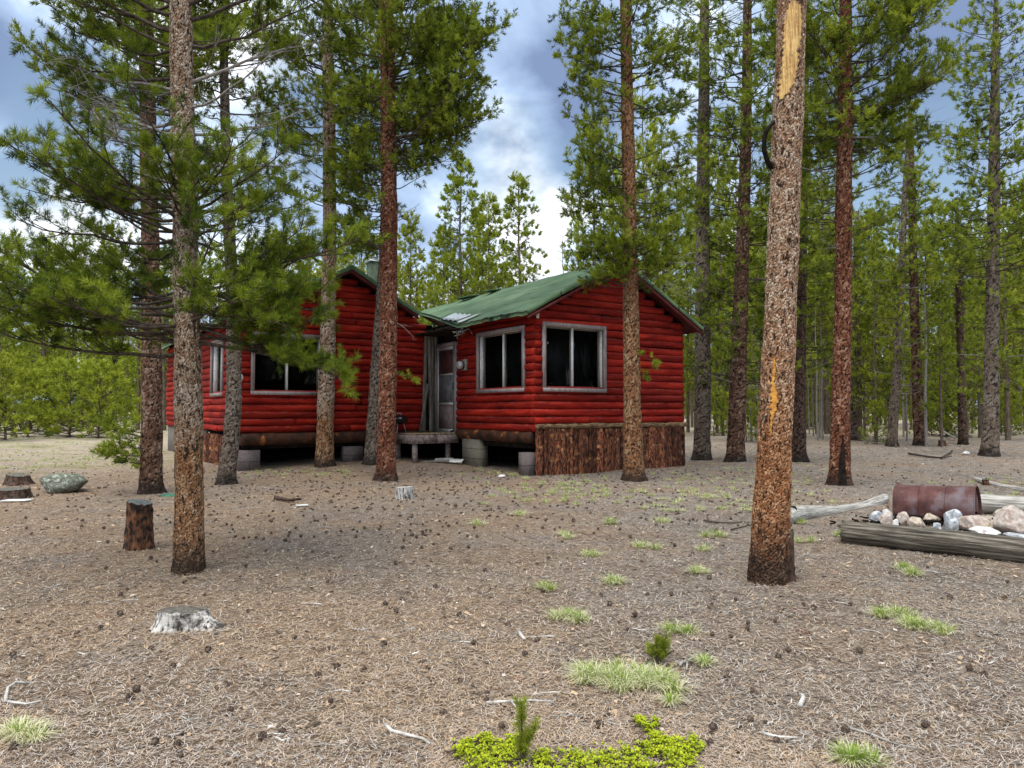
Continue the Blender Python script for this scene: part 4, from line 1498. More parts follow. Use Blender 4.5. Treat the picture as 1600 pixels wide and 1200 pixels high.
    pine('pine_tree', b, [(1097, 718, 26), (1098, 600, 25), (1098, 450, 23), (1098, 300, 20), (1100, 150, 17), (1101, 0, 14)],
         [(z(480), z(440), 3, .9, .9, LEFT, 0, (5, 20)),
          (z(420), z(60), 34, 1.3, 1.4, [(140, 220), (100, 150), (210, 260), (-40, 40)], .12, (-15, 12), {'up': -.05}),
          (z(60), 12, 34, 1.4, .5, ALL, .3, (0, 20))],
         'bark_grey', 109, 'grey half-dead pine at the right corner of the cabin with bare drooping branches', top=13, dz=.03, seg=30)
    # T9
    b = (1149, 721)
    z = lambda y: dp(y, b)
    pine('pine_tree', b, [(1149, 721, 27), (1153, 600, 26), (1158, 450, 22), (1163, 300, 18), (1167, 150, 16), (1168, 0, 13)],
         [(z(610), z(420), 40, 1.15, 1.35, ALL, .85, (-18, 5), {'tb': .4}),
          (z(420), z(100), 78, 1.45, 1.5, ALL, 1, (-8, 10)),
          (z(100), 14, 40, 1.5, .4, ALL, 1, (0, 20))],
         'bark_brown', 110, 'dark red pine with dense low branches, just left of the big leaning trunk', needles='needle_mid', detail='mid2', top=14.5, dz=.03, seg=28)
    # T11
    b = (1247, 721)
    z = lambda y: dp(y, b)
    pine('pine_tree', b, [(1247, 721, 24), (1248, 600, 20), (1251, 450, 18), (1254, 300, 16), (1257, 100, 13), (1258, 0, 12)],
         [(z(580), z(380), 38, 1.1, 1.3, ALL, 1, (-18, 5), {'tb': .42}),
          (z(380), z(60), 70, 1.4, 1.4, ALL, 1, (-8, 10)),
          (z(60), 13.5, 34, 1.4, .4, ALL, 1, (0, 20))],
         'bark_dark', 111, 'dark pine half hidden just right of the big leaning trunk', needles='needle_mid', detail='mid2', top=14, dz=.03, seg=28)
    # T12
    b = (1312, 757)
    z = lambda y: dp(y, b)
    T12 = pine('pine_tree', b, [(1312, 757, 31), (1313, 650, 28), (1317, 500, 26), (1318, 350, 25), (1320, 200, 22), (1321, 60, 19), (1321, 0, 18)],
               [(z(430), z(260), 18, .7, 1.0, ALL, .75, (-10, 10)),
                (z(260), z(180), 22, 1.2, 1.5, ALL, .9, (-12, 8)),
                (z(200), z(20), 46, 1.5, 1.55, ALL, 1, (-3, 12)),
                (z(20), 12.5, 34, 1.5, .4, ALL, 1, (0, 20))],
               'bark_red', 112, 'red-brown pine with a blackened split foot between the big trunk and the rusty drum', needles='needle_mid', top=13, dz=.022, seg=40)
    root, cen, rf, D, g = T12
    mb = MB()
    V = []
    for i, (y_, a_, b_) in enumerate(((765, 1302, 1314), (740, 1303, 1314), (715, 1305, 1313), (690, 1308, 1312), (678, 1309.5, 1310.5))):
        zz = P(800, y_, D).z - g.z
        c = cen(zz)
        R = rf(zz) * (1 + .3 * math.exp(-max(zz, 0) / .13)) + .012
        for px in np.linspace(a_, b_, 5):
            xx = P(px, y_, D).x - g.x - c[0]
            a2 = math.asin(max(-.95, min(.95, xx / R)))
            V.append((c[0] + R * math.sin(a2), c[1] - R * math.cos(a2), zz))
    i = np.arange(4)[:, None] * 5 + np.arange(4)[None, :]
    mb.add(V, np.stack([i, i + 1, i + 6, i + 5], -1).reshape(-1, 4))
    mb.build('burnt_split', M['soot'], root)['label'] = 'black burnt split at the foot'

    # farther named trees on the right
    specs = [
        ((1395, 697), [(1393, 697, 16), (1400, 600, 12), (1408, 450, 10), (1414, 300, 8), (1418, 220, 5)], 'bark_grey', 'pale grey trunk leaning right, the palest in the wood right of the clearing', 215, .55),
        ((1437, 696), [(1437, 696, 17), (1433, 600, 15), (1428, 450, 13), (1425, 300, 11), (1422, 170, 6)], 'bark_brown', 'red-brown upright pine close behind the pale leaning trunk', 165, .75),
        ((1505, 695), [(1505, 695, 13), (1502, 600, 11), (1498, 450, 9), (1495, 330, 5)], 'bark_dark', 'slim dark pine between the red-brown pine and the thick grey one', 310, .8),
        ((1547, 712), [(1547, 712, 25), (1549, 600, 21), (1551, 450, 19), (1553, 300, 17), (1555, 120, 12), (1556, 0, 6)], 'bark_grey', 'thick grey-brown pine with a full tall crown behind the rusty drum', -20, 1.0),
        ((1337, 688), [(1335, 688, 17), (1336, 600, 14), (1338, 450, 10), (1339, 330, 6)], 'bark_grey', 'short-looking grey pine just right of the red trunk with the burnt foot', 330, .8),
        ((1296, 668), [(1296, 668, 11), (1296, 560, 9), (1295, 420, 7), (1294, 300, 4)], 'bark_grey', 'thin grey trunk just left of the red trunk with the burnt foot', 280, .9),
    ]
    for i, (b, pf, bk, lab, topy, lf) in enumerate(specs):
        z = lambda y: dp(y, b)
        g = at(*b)
        ht = z(topy)
        big = i == 3
        pine('pine_tree', b, pf, [(z(470) if not big else z(440), z(max(topy + 40, topy)), 60 if not big else 135, 1.35 if not big else 1.75, .7 if not big else .9, ALL, lf, (-12, 10)),
                                  (z(620), z(470), 18, 1.0, 1.2, ALL, .7, (-15, 5)),
                                  (z(topy + 60), ht, 12, .7, .15, ALL, 1, (5, 35))],
             bk, 120 + i, lab, needles='needle_mid', detail='mid2', top=ht, dz=.05, seg=18, amp=.006, cell=(.05, .09))


build_trees()


# ---- background forest built from copied variants
def far_tree(name, H, r, crown0, L0, seed, needles, sparse=1.0, dead=False, nb=None, bark='trunk_far'):
    rng = np.random.default_rng(seed)
    root = empty(name)
    tm = MB()
    n = 9
    zs = np.linspace(-.2, H, n)
    lean = rng.normal(0, .012, 2)
    pts = np.column_stack([lean[0] * zs + rng.normal(0, .02, n), lean[1] * zs + rng.normal(0, .02, n), zs])
    rr = r * (1 - .9 * np.clip(zs, 0, H) / H)
    tm.tube(pts, rr, 8, 0, cap=False)
    tuf = []
    nb = nb or int((H - crown0) * 8.5 * sparse)
    for k in range(nb):
        zf = (k + rng.uniform()) / nb
        z = crown0 + (H - .15 - crown0) * zf
        L = L0 * (1 - zf ** 1.6) * rng.uniform(.55, 1.15) + .22
        c = np.array([np.interp(z, zs, pts[:, 0]), np.interp(z, zs, pts[:, 1]), z])
        add_branch(tm, tuf, rng, c, rng.uniform(0, 2 * math.pi), L, math.radians(rng.uniform(-12, 18) + 25 * zf), .018 * (1 - .5 * zf), 0.0 if dead else 1.0, 'far', .2, seg=4, tbase=.5 + .1 * zf)
    # dead stubs under the crown
    for k in range(6):
        z = rng.uniform(crown0 * .35, crown0)
        add_branch(tm, tuf, rng, np.array([0, 0, z]), rng.uniform(0, 6.28), .7, .1, .010, 0.0, 'far', 0)
    tm.build('trunk', [M[bark], M['limb'], M['limb_grey']], root)
    if tuf:
        cb = MB()
        place_tufts(cb, [q[0] for q in tuf], [q[1] for q in tuf], [q[2] for q in tuf], [q[3] for q in tuf], 'far', rng)
        cb.build('crown', M[needles], root)
    return root


def forest():
    rng = np.random.default_rng(55)
    V = [far_tree('pine_tree', 11.0, .12, 2.4, 1.35, 201, 'needle_far'),
         far_tree('pine_tree', 12.5, .15, 3.2, 1.5, 202, 'needle_far'),
         far_tree('pine_tree', 9.0, .09, .9, 1.15, 203, 'needle_far'),
         far_tree('pine_tree', 12.0, .13, 2.6, 1.5, 204, 'needle_mid'),
         far_tree('pine_tree', 10.0, .11, 1.2, 1.4, 205, 'needle_mid'),
         far_tree('pine_tree', 11.5, .08, 4.5, .9, 206, 'needle_far', .8)]
    V += [far_tree('pine_tree', 12.0, .15, 3.0, 1.5, 207, 'needle_mid', 1.9), far_tree('pine_tree', 11.0, .13, 1.8, 1.5, 208, 'needle_far', 1.9)]
    HV = [11.0, 12.5, 9.0, 12.0, 10.0, 11.5, 12.0, 11.0]
    young = [far_tree('young_pine', 3.4, .05, .05, 1.25, 210, 'needle_far', 1.8), far_tree('young_pine', 2.4, .04, .03, 1.1, 211, 'needle_young', 2.2)]
    deadt = far_tree('dead_pine', 9.5, .06, 3.0, .7, 212, 'needle_far', .6, dead=True)
    used = set()

    def put(src, px, depth, H, Hs, label, group, wide=1.0):
        x = (px - 800) / F * depth
        if src.name in used:
            o = copy_tree(src)
        else:
            used.add(src.name)
            o = src
        o.location = (x, depth, float(hgt(x, depth)))
        s = H / Hs
        o.scale = (s * wide, s * wide, s)
        o.rotation_euler = (0, 0, rng.uniform(0, 6.28))
        tag(o, label, 'tree', group)
        return o
    Hof = lambda top, d: (642 - top) / F * d + EYE - float(hgt(0, d))
    # behind the cabin roof, each at its own place
    row = [(645, 34, 338, 7, 'pointed small pine above the left end of the green roof, leftmost behind the cabin', .9),
           (722, 33, 248, 6, 'tallest pine behind the cabin roof between the two wings', .95),
           (741, 38, 330, 6, 'dense pine behind the roof pressed against the tallest one', 1.0),
           (688, 40, 368, 7, 'round-topped pine left of the tallest pine behind the roof', 1.1),
           (762, 36, 305, 7, 'yellow-green pine behind the roof just right of the tallest one', .9),
           (817, 32, 276, 6, 'dark bushy-topped pine standing alone against the sky above the roof', .95)]
    for px, d, top, k, lab, wd in row:
        put(V[k], px, d, Hof(top, d), HV[k], lab, None, wd)
    put(deadt, 884, 30, Hof(345, 30), 9.5, 'thin bare dead pine tip against the sky above the green roof', None)['category'] = 'tree'
    for px, d, top, k in ((668, 48, 415, 0), (705, 46, 400, 2), (780, 47, 420, 4), (632, 46, 420, 3), (655, 52, 440, 1), (738, 50, 400, 1), (615, 40, 420, 0), (590, 42, 380, 2), (560, 40, 360, 3), (675, 42, 440, 3), (700, 50, 430, 4), (720, 44, 430, 0), (750, 46, 425, 2), (770, 52, 415, 1), (795, 45, 430, 0), (830, 47, 425, 4), (645, 44, 430, 1), (800, 55, 400, 3), (625, 50, 410, 4)):
        put(V[k], px, d, Hof(top, d), HV[k], 'low yellow-green pine filling the gap just above the cabin roof', 'pines filling the gap above the roof')
    # left background
    for i in range(60):
        d = rng.uniform(42, 75)
        px = rng.uniform(-120, 560)
        top = rng.uniform(355, 440)
        k = int(rng.integers(0, 6))
        put(V[k], px, d, Hof(top, d), HV[k], 'distant pine in the treeline across the pale field left of the cabin', 'treeline across the field on the left')
    for px, d, k in ((10, 30, 0), (45, 33, 1), (-25, 28, 0), (78, 34, 0), (110, 32, 1), (140, 35, 0), (165, 37, 1), (60, 38, 0), (25, 36, 0), (195, 40, 1), (0, 40, 1), (90, 41, 0), (130, 42, 1), (175, 43, 0), (-40, 36, 0), (215, 46, 0), (50, 44, 1), (155, 31, 1)):
        if k and d > 33:
            put(V[4], px, d, rng.uniform(4.5, 6.5), 10.0, 'darker mid-height pine among the young pines at the edge of the field', 'mid-height pines at the edge of the field', 1.1)
            continue
        put(young[k], px, d, rng.uniform(1.6, 3.6), [3.4, 2.4][k], 'bright yellow-green young pine at the far edge of the field on the left', 'young pines at the edge of the field')
    # forest to the right
    n = 0
    tries = 0
    while n < 118 and tries < 2000:
        tries += 1
        d = rng.uniform(24, 70)
        px = rng.uniform(1010, 1720)
        if d < 30 and px < 1120:
            continue
        x = (px - 800) / F * d
        if px < 1130 and d < 32:
            continue
        if px < 1100:
            top = rng.uniform(300, 430)
        elif px < 1300:
            top = rng.uniform(190, 420)
        elif px < 1480:
            top = rng.uniform(310, 470)
        else:
            top = rng.uniform(260, 450)
        H = Hof(top, d)
        k = int(rng.integers(0, 6))
        near = d < 36
        put(V[k], px, d, min(H, 17), HV[k], 'slender pine among the many in the wood right of the cabin, nearer rows' if near else 'distant slender pine deep in the wood right of the cabin',
            'nearer rows of the wood on the right' if near else 'far rows of the wood on the right', .85)
        n += 1
    slim = far_tree('slim_pine', 9.0, .055, 5.0, .7, 214, 'needle_far', .8, bark='limb_grey')
    for i in range(26):
        px, d = rng.uniform(1120, 1650), rng.uniform(23, 44)
        put(slim, px, d, rng.uniform(6.5, 9.5), 9.0, 'very thin pale bare-stemmed pine standing between the thicker trunks of the right-hand wood', 'thin pale stems in the wood on the right')
    for px, d, top in ((1012, 34, 120), (1040, 36, 180), (1008, 30, 220), (1075, 38, 260)):
        put(V[5], px, d, Hof(top, d), HV[5], 'tall slim background pine between the orange pine and the grey half-dead one', 'tall slim pines behind the right gable')
    for px, d, top in ((930, 36, 180), (958, 40, 240), (905, 44, 330), (985, 42, 260)):
        put(V[3], px, d, Hof(top, d), HV[3], 'background pine rising behind the peak of the right gable', 'pines behind the peak of the right gable', .8)
    for i in range(22):
        px, d = rng.uniform(1100, 1660), rng.uniform(25, 46)
        put(young[int(rng.integers(0, 2))], px, d, rng.uniform(1.6, 3.0), 3.0, 'small light-green sapling under the pines of the right-hand wood', 'saplings in the wood on the right', .7)
    # far belt that reads as one green mass behind everything
    cb = MB()
    K = 44000
    ang = rng.uniform(-1.0, 1.0, K)
    dist = rng.uniform(90, 130, K)
    x, y = np.sin(ang) * dist, np.cos(ang) * dist
    hmax = 8.5 + 3.0 * np.sin(ang * 37) * np.sin(ang * 91 + 1) + 1.8 * np.sin(ang * 210)
    zz = hgt(x, y) + rng.uniform(0, 1, K) ** .8 * hmax
    place_tufts(cb, np.column_stack([x, y, zz]), rng.normal(0, .6, (K, 3)) + UPV, rng.uniform(2.5, 4.5, K), np.clip(rng.normal(.5, .2, K), 0, 1), 'far', rng)
    tag(cb.build('far_wood', M['needle_far']), 'far-off belt of pine wood closing the horizon', 'wood', kind='stuff')


forest()


# ------------------------------------------------------------------ logs, stumps, rocks, drum
def noise3(p, f, seed):
    r = np.random.default_rng(seed)
    out = np.zeros(len(p))
    for o in range(4):
        for _ in range(3):
            k = r.normal(0, 1, 3)
            k /= np.linalg.norm(k)
            out += np.sin(p @ k * f * (1.9 ** o) + r.uniform(0, 6.28)) / (1.8 ** o) / 3
    return out


def rock(px, py, wpx, hpx, mat, label, seed, name='rock', group=None, dy=0, flat=1.0, cat='rock'):
    g = at(px, py)
    sc = g.y / F
    a, c = wpx / 2 * sc, hpx * sc
    mb = MB()
    nu, nv = 44, 26
    th = np.linspace(0, 2 * math.pi, nu, endpoint=False)
    ph = np.linspace(.02, math.pi - .02, nv)
    TH, PH = np.meshgrid(th, ph)
    d = np.stack([np.cos(TH) * np.sin(PH), np.sin(TH) * np.sin(PH), np.cos(PH)], -1).reshape(-1, 3)
    # facet it: clamp against a few random planes
    r = np.random.default_rng(seed)
    rad = np.ones(len(d))
    for _ in range(14):
        k = r.normal(0, 1, 3)
        k /= np.linalg.norm(k)
        lim = r.uniform(.58, .90)
        dd = d @ k
        rad = np.where(dd > 1e-3, np.minimum(rad, lim / np.maximum(dd, 1e-3)), rad)
    rad *= 1 + .035 * noise3(d * 1.0, 5, seed) + .02 * noise3(d, 14, seed + 5)
    v = d * rad[:, None] * np.array([a * 1.08, a * r.uniform(.7, .95), c * .62]) + np.array([0, 0, c * .40])
    i = np.arange(nv - 1)[:, None] * nu
    j = np.arange(nu)[None, :]
    j2 = (j + 1) % nu
    mb.add(v, np.stack([i + j, i + nu + j, i + nu + j2, i + j2], -1).reshape(-1, 4))
    o = mb.build(name, M[mat], loc=g)
    tag(o, label, cat, group)
    return o


def log_between(name, p0, p1, r0, r1, mat, label, seed, group=None, seg=28, bend=.02, cat='log', crack=.06, parent=None):
    """a lying log; built along local x so the grain follows it"""
    p0, p1 = Vector(p0), Vector(p1)
    L = (p1 - p0).length
    rng = np.random.default_rng(seed)
    n = max(12, int(L / .045))
    t = np.linspace(0, 1, n)
    pts = np.column_stack([t * L, bend * L * np.sin(t * 3.1 + rng.uniform(0, 3)) * .5, bend * L * .5 * np.sin(t * 4 + rng.uniform(0, 6))])
    pts -= np.outer(1 - t, pts[0]) + np.outer(t, pts[-1] - np.array([L, 0, 0]))
    th = np.arange(seg) / seg * 2 * math.pi
    R = (r0 * (1 - t) + r1 * t)[:, None] * np.ones((1, seg))
    q = np.stack([np.repeat(t[:, None] * L, seg, 1), np.repeat(np.cos(th)[None] * .6, n, 0), np.repeat(np.sin(th)[None] * .6, n, 0)], -1).reshape(-1, 3)
    lump = noise3(q, 2.2, seed).reshape(n, seg)
    # lengthwise checks
    ck = np.zeros((n, seg))
    for _ in range(5):
        c = rng.uniform(0, 2 * math.pi)
        wv = c + .35 * np.sin(t * 5 + rng.uniform(0, 6))
        dlt = np.abs((th[None, :] - wv[:, None] + math.pi) % (2 * math.pi) - math.pi)
        ck += np.exp(-(dlt / .07) ** 2) * np.clip(np.sin(t * rng.uniform(3, 8) + rng.uniform(0, 6)) * 2, 0, 1)[:, None]
    R = R * (1 + .05 * lump - crack * ck + rng.normal(0, .006, (n, seg)))
    v = np.stack([np.repeat(pts[:, 0:1], seg, 1) + rng.normal(0, .012, (1, seg)) * ((t < .02) | (t > .98))[:, None],
                  pts[:, 1:2] + R * np.cos(th)[None], pts[:, 2:3] + R * np.sin(th)[None]], -1).reshape(-1, 3)
    i = np.arange(n - 1)[:, None] * seg
    j = np.arange(seg)[None, :]
    j2 = (j + 1) % seg
    mb = MB()
    k = len(v)
    v = np.vstack([v, pts[0] + np.array([.01, 0, 0]), pts[-1] - np.array([.01, 0, 0])])
    jj = np.arange(seg)
    mb.add(v, np.stack([i + j, i + seg + j, i + seg + j2, i + j2], -1).reshape(-1, 4),
           np.vstack([np.stack([np.full(seg, k), jj, (jj + 1) % seg], -1), np.stack([np.full(seg, k + 1), (n - 1) * seg + (jj + 1) % seg, (n - 1) * seg + jj], -1)]))
    o = mb.build(name, M[mat], smooth=True)
    o.location = p0
    o.rotation_euler = (p1 - p0).to_track_quat('X', 'Z').to_euler()
    if label:
        tag(o, label, cat, group)
    return o


def lying(px0, py0, px1, py1, r0, r1, **kw):
    a, b = at(px0, py0), at(px1, py1)
    a.z += r0 * .8
    b.z += r1 * .8
    return a, b


def props():
    rng = np.random.default_rng(77)
    # large weathered log before the fire ring; runs out of the picture on the right
    a, b = P(1318, 832, at(1318, 850).y + .10), P(1680, 872, at(1680, 893).y + .10)
    log_between('weathered_log', a, b, .112, .116, 'log_lying', 'thick dark weathered log lying in front of the ring of stones', 1, seg=64, bend=.012, crack=.20)
    a, b = at(1228, 818), at(1382, 786)
    a.z += .075
    b.z += .06
    log_between('weathered_log', a, b, .10, .072, 'log_pale', 'pale grey log with a blackened end just right of the big leaning trunk', 2, bend=.06)
    g = at(1231, 815)
    mb = MB()
    mb.tube([(-.07, -.02, .09), (-.02, 0, .09), (.07, .0, .075)], [.07, .105, .10], 12, wob=.12, rng=rng)
    o = mb.build('charred_chunk', M['soot'], loc=g)
    tag(o, 'charred black lump at the near end of the pale grey log', 'wood')
    a, b = at(1538, 806), at(1640, 812)
    a.z += .13
    b.z += .13
    a.y += .25
    b.y += .25
    log_between('weathered_log', a, b, .12, .12, 'log_pale', 'grey split log behind the right end of the rusty drum', 3)
    a, b = at(1524, 753), at(1640, 777)
    a.z += .05
    b.z += .05
    log_between('fallen_pole', a, b, .045, .05, 'log_pale', 'thin pale pole lying on the ground far right above the drum', 4, seg=14, cat='log')
    # background fallen trunks
    for i, (x0, y0, x1, y1, lab) in enumerate(((1520, 671, 1640, 671, 'grey fallen trunk low in the right wood, right of the slim dark pine'),
                                               (1330, 668, 1420, 664, 'fallen trunk low behind the pale leaning trunk'),
                                               (1440, 661, 1600, 657, 'long pale fallen trunk across the back of the right wood'),
                                               (1448, 672, 1492, 689, 'short curved white fallen branch at the foot of the red-brown pine'))):
        a, b = at(x0, y0), at(x1, y1)
        a.z += .12
        b.z += .12
        log_between('fallen_log', a, b, .10 if i < 3 else .05, .08 if i < 3 else .04, 'log_pale', lab, 10 + i, seg=10)
    a, b = at(184, 661), at(232, 662)
    a.z += .55
    b.z += .55
    log_between('fallen_log', a, b, .12, .12, 'log_pale', 'horizontal grey log at the edge of the field just left of the red-brown pine', 20, seg=10)
    # the drum
    pa, pb = P(1403, 792, 8.75), P(1529, 798, 8.22)
    r = .262
    L = (pb - pa).length
    drum = empty('steel_drum', ((pa.x + pb.x) / 2, (pa.y + pb.y) / 2, at(1460, 824).z))
    tag(drum, 'rusty brown steel drum lying on its side across the ring of stones', 'drum')
    ax = (pb - pa).normalized()
    mid = (pa + pb) / 2
    q = ax.to_track_quat('X', 'Z')
    mb = MB()
    prof = []
    for s in np.linspace(0, 1, 130):
        rr = r
        for c in (.34, .665):
            rr += .016 * math.exp(-((s - c) / .012) ** 2)
        if s < .015 or s > .985:
            rr = r + .014
        prof.append((s, rr))
    seg = 44
    # the lower side is cut away along a band: open-bottomed grill shell
    V, Q = [], []
    arc = np.radians(np.linspace(-196, 16, seg))
    for s, rr in prof:
        for a_ in arc:
            dent = 1 + .012 * math.sin(a_ * 3 + s * 7) + .006 * math.sin(a_ * 7 - s * 15)
            V.append(((s - .5) * L, rr * dent * math.cos(a_), rr * dent * math.sin(-a_) if False else -rr * dent * math.sin(a_)))
    for i in range(len(prof) - 1):
        for j in range(seg - 1):
            k = i * seg + j
            Q.append([k, k + 1, k + seg + 1, k + seg])
    mb.add(V, Q)
    shell = mb.build('drum_shell', M['drum'], drum, smooth=True)
    so = shell.modifiers.new('thick', 'SOLIDIFY')
    so.thickness = .006
    T = Matrix.Translation(mid - drum.location) @ q.to_matrix().to_4x4()
    shell.matrix_local = T
    for sx, nm in ((-1, 'drum_end'), (1, 'drum_end')):
        mb = MB()
        V = [(0, 0, 0)] + [(0, r * .985 * math.cos(a_), -r * .985 * math.sin(a_)) for a_ in arc]
        mb.add(V, None, [[0, i, i + 1] for i in range(1, seg)])
        e = mb.build(nm, M['drum'], drum)
        e.matrix_local = T @ Matrix.Translation((sx * (L / 2 - .028), 0, 0))
    # stones of the ring: px, base py, width, height, material, label
    R = [(1372, 818, 24, 14, 'rock_grey', 'grey stone at the far left end of the ring, touching the log end'),
         (1387, 812, 18, 12, 'rock_white', 'small whitish stone behind the left end of the ring'),
         (1383, 822, 19, 17, 'rock_pink', 'pale pink rounded stone just right of the leftmost grey stone'),
         (1400, 811, 15, 18, 'rock_tan', 'narrow tan stone against the left foot of the drum'),
         (1399, 823, 10, 9, 'rock_white', 'smallest white pebble between two pale stones near the left of the ring'),
         (1412, 821, 20, 16, 'rock_pink', 'pale angular stone under the left third of the drum'),
         (1433, 824, 24, 13, 'rock_tan', 'low pinkish-tan slab under the first hoop of the drum'),
         (1455, 818, 26, 14, 'rock_tan', 'brown-streaked broken stone below the middle of the drum'),
         (1464, 829, 15, 9, 'rock_grey', 'small pointed grey stone leaning on the big log'),
         (1488, 828, 29, 25, 'rock_grey', 'round blue-grey boulder below the second hoop of the drum'),
         (1520, 830, 46, 20, 'rock_pink', 'broad flat-topped pink block under the right end of the drum'),
         (1553, 833, 26, 16, 'rock_tan', 'tan block between the broad pink block and the big orange-stained boulder'),
         (1541, 839, 46, 12, 'rock_white', 'flat white stone with purple flecks lying on the log edge'),
         (1586, 837, 52, 33, 'rock_pink', 'largest boulder of the ring, pinkish with an orange stain, at the right frame edge'),
         (1585, 843, 30, 9, 'rock_grey', 'low grey stone at the foot of the largest boulder'),
         (1566, 812, 24, 12, 'rock_tan', 'tan stone behind the ring, right of the drum end'),
         (1585, 806, 30, 13, 'rock_tan', 'brownish stone at the back of the ring by the frame edge'),
         (1545, 815, 22, 7, 'rock_tan', 'flat broken tan slab just past the right end of the drum')]
    for i, (px, py, wd, ht, mt, lab) in enumerate(R):
        rock(px, py, wd * 1.08, ht * 1.35, mt, lab, 300 + i)
    # ash and soil inside the ring
    mb = MB()
    c = at(1470, 822)
    n = 500
    pos = np.column_stack([rng.normal(0, .42, n), rng.normal(.15, .10, n), rng.uniform(0, .05, n)])
    for p in pos[:300]:
        e = rng.normal(0, .05, 3)
        e[2] = abs(e[2]) * .3
        mb.tube([p, p + e], [.012, .008], 5)
    o = mb.build('charcoal_bits', M['soot'], loc=c)
    tag(o, 'charred sticks and ash inside the ring of stones', 'ashes', kind='stuff')
    rock(98, 768, 70, 30, 'rock_lichen', 'lichen-covered low boulder on the left beyond the black-topped stump', 401, 'boulder')
    rock(1509, 711, 13, 6, 'rock_white', 'small white stone lying before the wood on the right', 402)
    rock(785, 746, 12, 5, 'rock_white', 'little white stone on the grass beside the block pier at the corner', 403)

    # stumps
    def stump(px, py, wpx, hpx, mat, topmat, label, seed, root=0.0, tilt=0.0, flare=.25, dark=None, hollow=0):
        g = at(px, py)
        sc = g.y / F
        r_, h_ = wpx / 2 * sc, hpx * sc
        rs = np.random.default_rng(seed)
        ph = rs.uniform(0, 6, 6)
        seg, n = 56, 14
        th = np.arange(seg) / seg * 2 * math.pi
        zz = np.linspace(-.05, 1, n) * h_
        V = []
        for i_, z_ in enumerate(zz):
            f = max(0, 1 - z_ / h_)
            rr = r_ * (1 + flare * f ** 2 * (1 + .6 * np.sin(3 * th + ph[0]) + .35 * np.sin(5 * th + ph[1])) + root * f ** 1.5 * np.exp(-((th - 6.0 + math.pi) % (2 * math.pi) - math.pi) ** 2 / .10))
            rr = rr * (1 + .03 * np.sin(11 * th + ph[2]) + .02 * np.sin(23 * th + ph[3])) + rs.normal(0, .003, seg)
            ztop = z_ * (1 + tilt * np.cos(th + ph[4]) * (z_ / h_)) + (rs.normal(0, .004, seg) if i_ == n - 1 else 0)
            V.append(np.stack([rr * np.cos(th), rr * np.sin(th) * .9, ztop], -1))
        V = np.concatenate(V)
        i = np.arange(n - 1)[:, None] * seg
        j = np.arange(seg)[None, :]
        j2 = (j + 1) % seg
        root_o = empty('tree_stump', g)
        tag(root_o, label, 'stump')
        mb = MB()
        mb.add(V, np.stack([i + j, i + j2, i + seg + j2, i + seg + j], -1).reshape(-1, 4))
        mb.build('stump_side', M[mat], root_o)
        mb = MB()
        top = V[-seg:]
        c_ = top.mean(0)
        rings = [top, c_ + (top - c_) * .7 + np.array([0, 0, -.004]), c_ + (top - c_) * .35 + np.array([0, 0, .003])]
        vv = np.vstack(rings + [c_[None]])
        qq = []
        for a_ in range(2):
            for b_ in range(seg):
                qq.append([a_ * seg + b_, a_ * seg + (b_ + 1) % seg, (a_ + 1) * seg + (b_ + 1) % seg, (a_ + 1) * seg + b_])
        mb.add(vv, qq, [[2 * seg + b_, 2 * seg + (b_ + 1) % seg, 3 * seg] for b_ in range(seg)])
        mb.build('cut_top', M[topmat], root_o)
        return root_o, g, r_, h_
    stump(286, 977, 72, 24, 'stump_pale', 'stump_top', 'low silvery-white sawn stump in the left foreground with a pale root', 1, root=1.25, tilt=.12, flare=.22)
    stump(217, 857, 36, 72, 'char', 'lichen_top', 'tall reddish charred stump with a black top left of the nearest pale trunk', 2, tilt=.05, flare=.18)
    stump(632, 780, 27, 19, 'stump_pale', 'cut_wood', 'small squat grey stump in the middle of the clearing before the porch', 3, tilt=.06, flare=.08)
    stump(28, 757, 32, 15, 'bark_plain', 'stump_top', 'small dark and white stump at the left frame edge behind the flat one', 4, root=.3, tilt=.12, flare=.3)
    stump(14, 779, 56, 15, 'bark_plain', 'stump_top', 'flat dark stump cut by the left frame edge beside the white board', 5, flare=.15)
    stump(1234, 909, 13, 72, 'bark_plain', 'lichen_top', 'narrow dark broken stump pressed against the foot of the big leaning trunk', 6, tilt=.12, flare=.25)
    stump(1472, 697, 10, 9, 'char', 'lichen_top', 'tiny dark stump in the right wood between the red-brown and slim dark pines', 7)
    stump(1540, 758, 9, 9, 'char', 'lichen_top', 'tiny brown stump right above the thin pale pole', 8)

    # boards and scraps
    def board(px, py, L, w_, t_, rz, mat, label, rx=0.0, name='board', group=None, zo=0.0):
        g = at(px, py)
        mb = MB()
        nn = 8
        xs = np.linspace(-L / 2, L / 2, nn)
        rg = np.random.default_rng(int(px))
        V = []
        for x in xs:
            w2 = w_ / 2 * (1 + rg.normal(0, .05))
            z_ = .01 * math.sin(x * 3)
            V += [(x, -w2, z_), (x, w2, z_), (x, w2, z_ + t_), (x, -w2, z_ + t_)]
        Q = []
        for i_ in range(nn - 1):
            a = i_ * 4
            Q += [[a, a + 4, a + 5, a + 1], [a + 1, a + 5, a + 6, a + 2], [a + 2, a + 6, a + 7, a + 3], [a + 3, a + 7, a + 4, a]]
        Q += [[0, 1, 2, 3], [(nn - 1) * 4 + 3, (nn - 1) * 4 + 2, (nn - 1) * 4 + 1, (nn - 1) * 4]]
        mb.add(V, Q)
        o = mb.build(name, M[mat], loc=g + Vector((0, 0, .012 + zo)))
        o.rotation_euler = (rx, 0, rz)
        tag(o, label, 'board', group)
    board(28, 784, .40, .16, .02, -.1, 'white', 'short white board on the ground below the flat stump at the left edge')
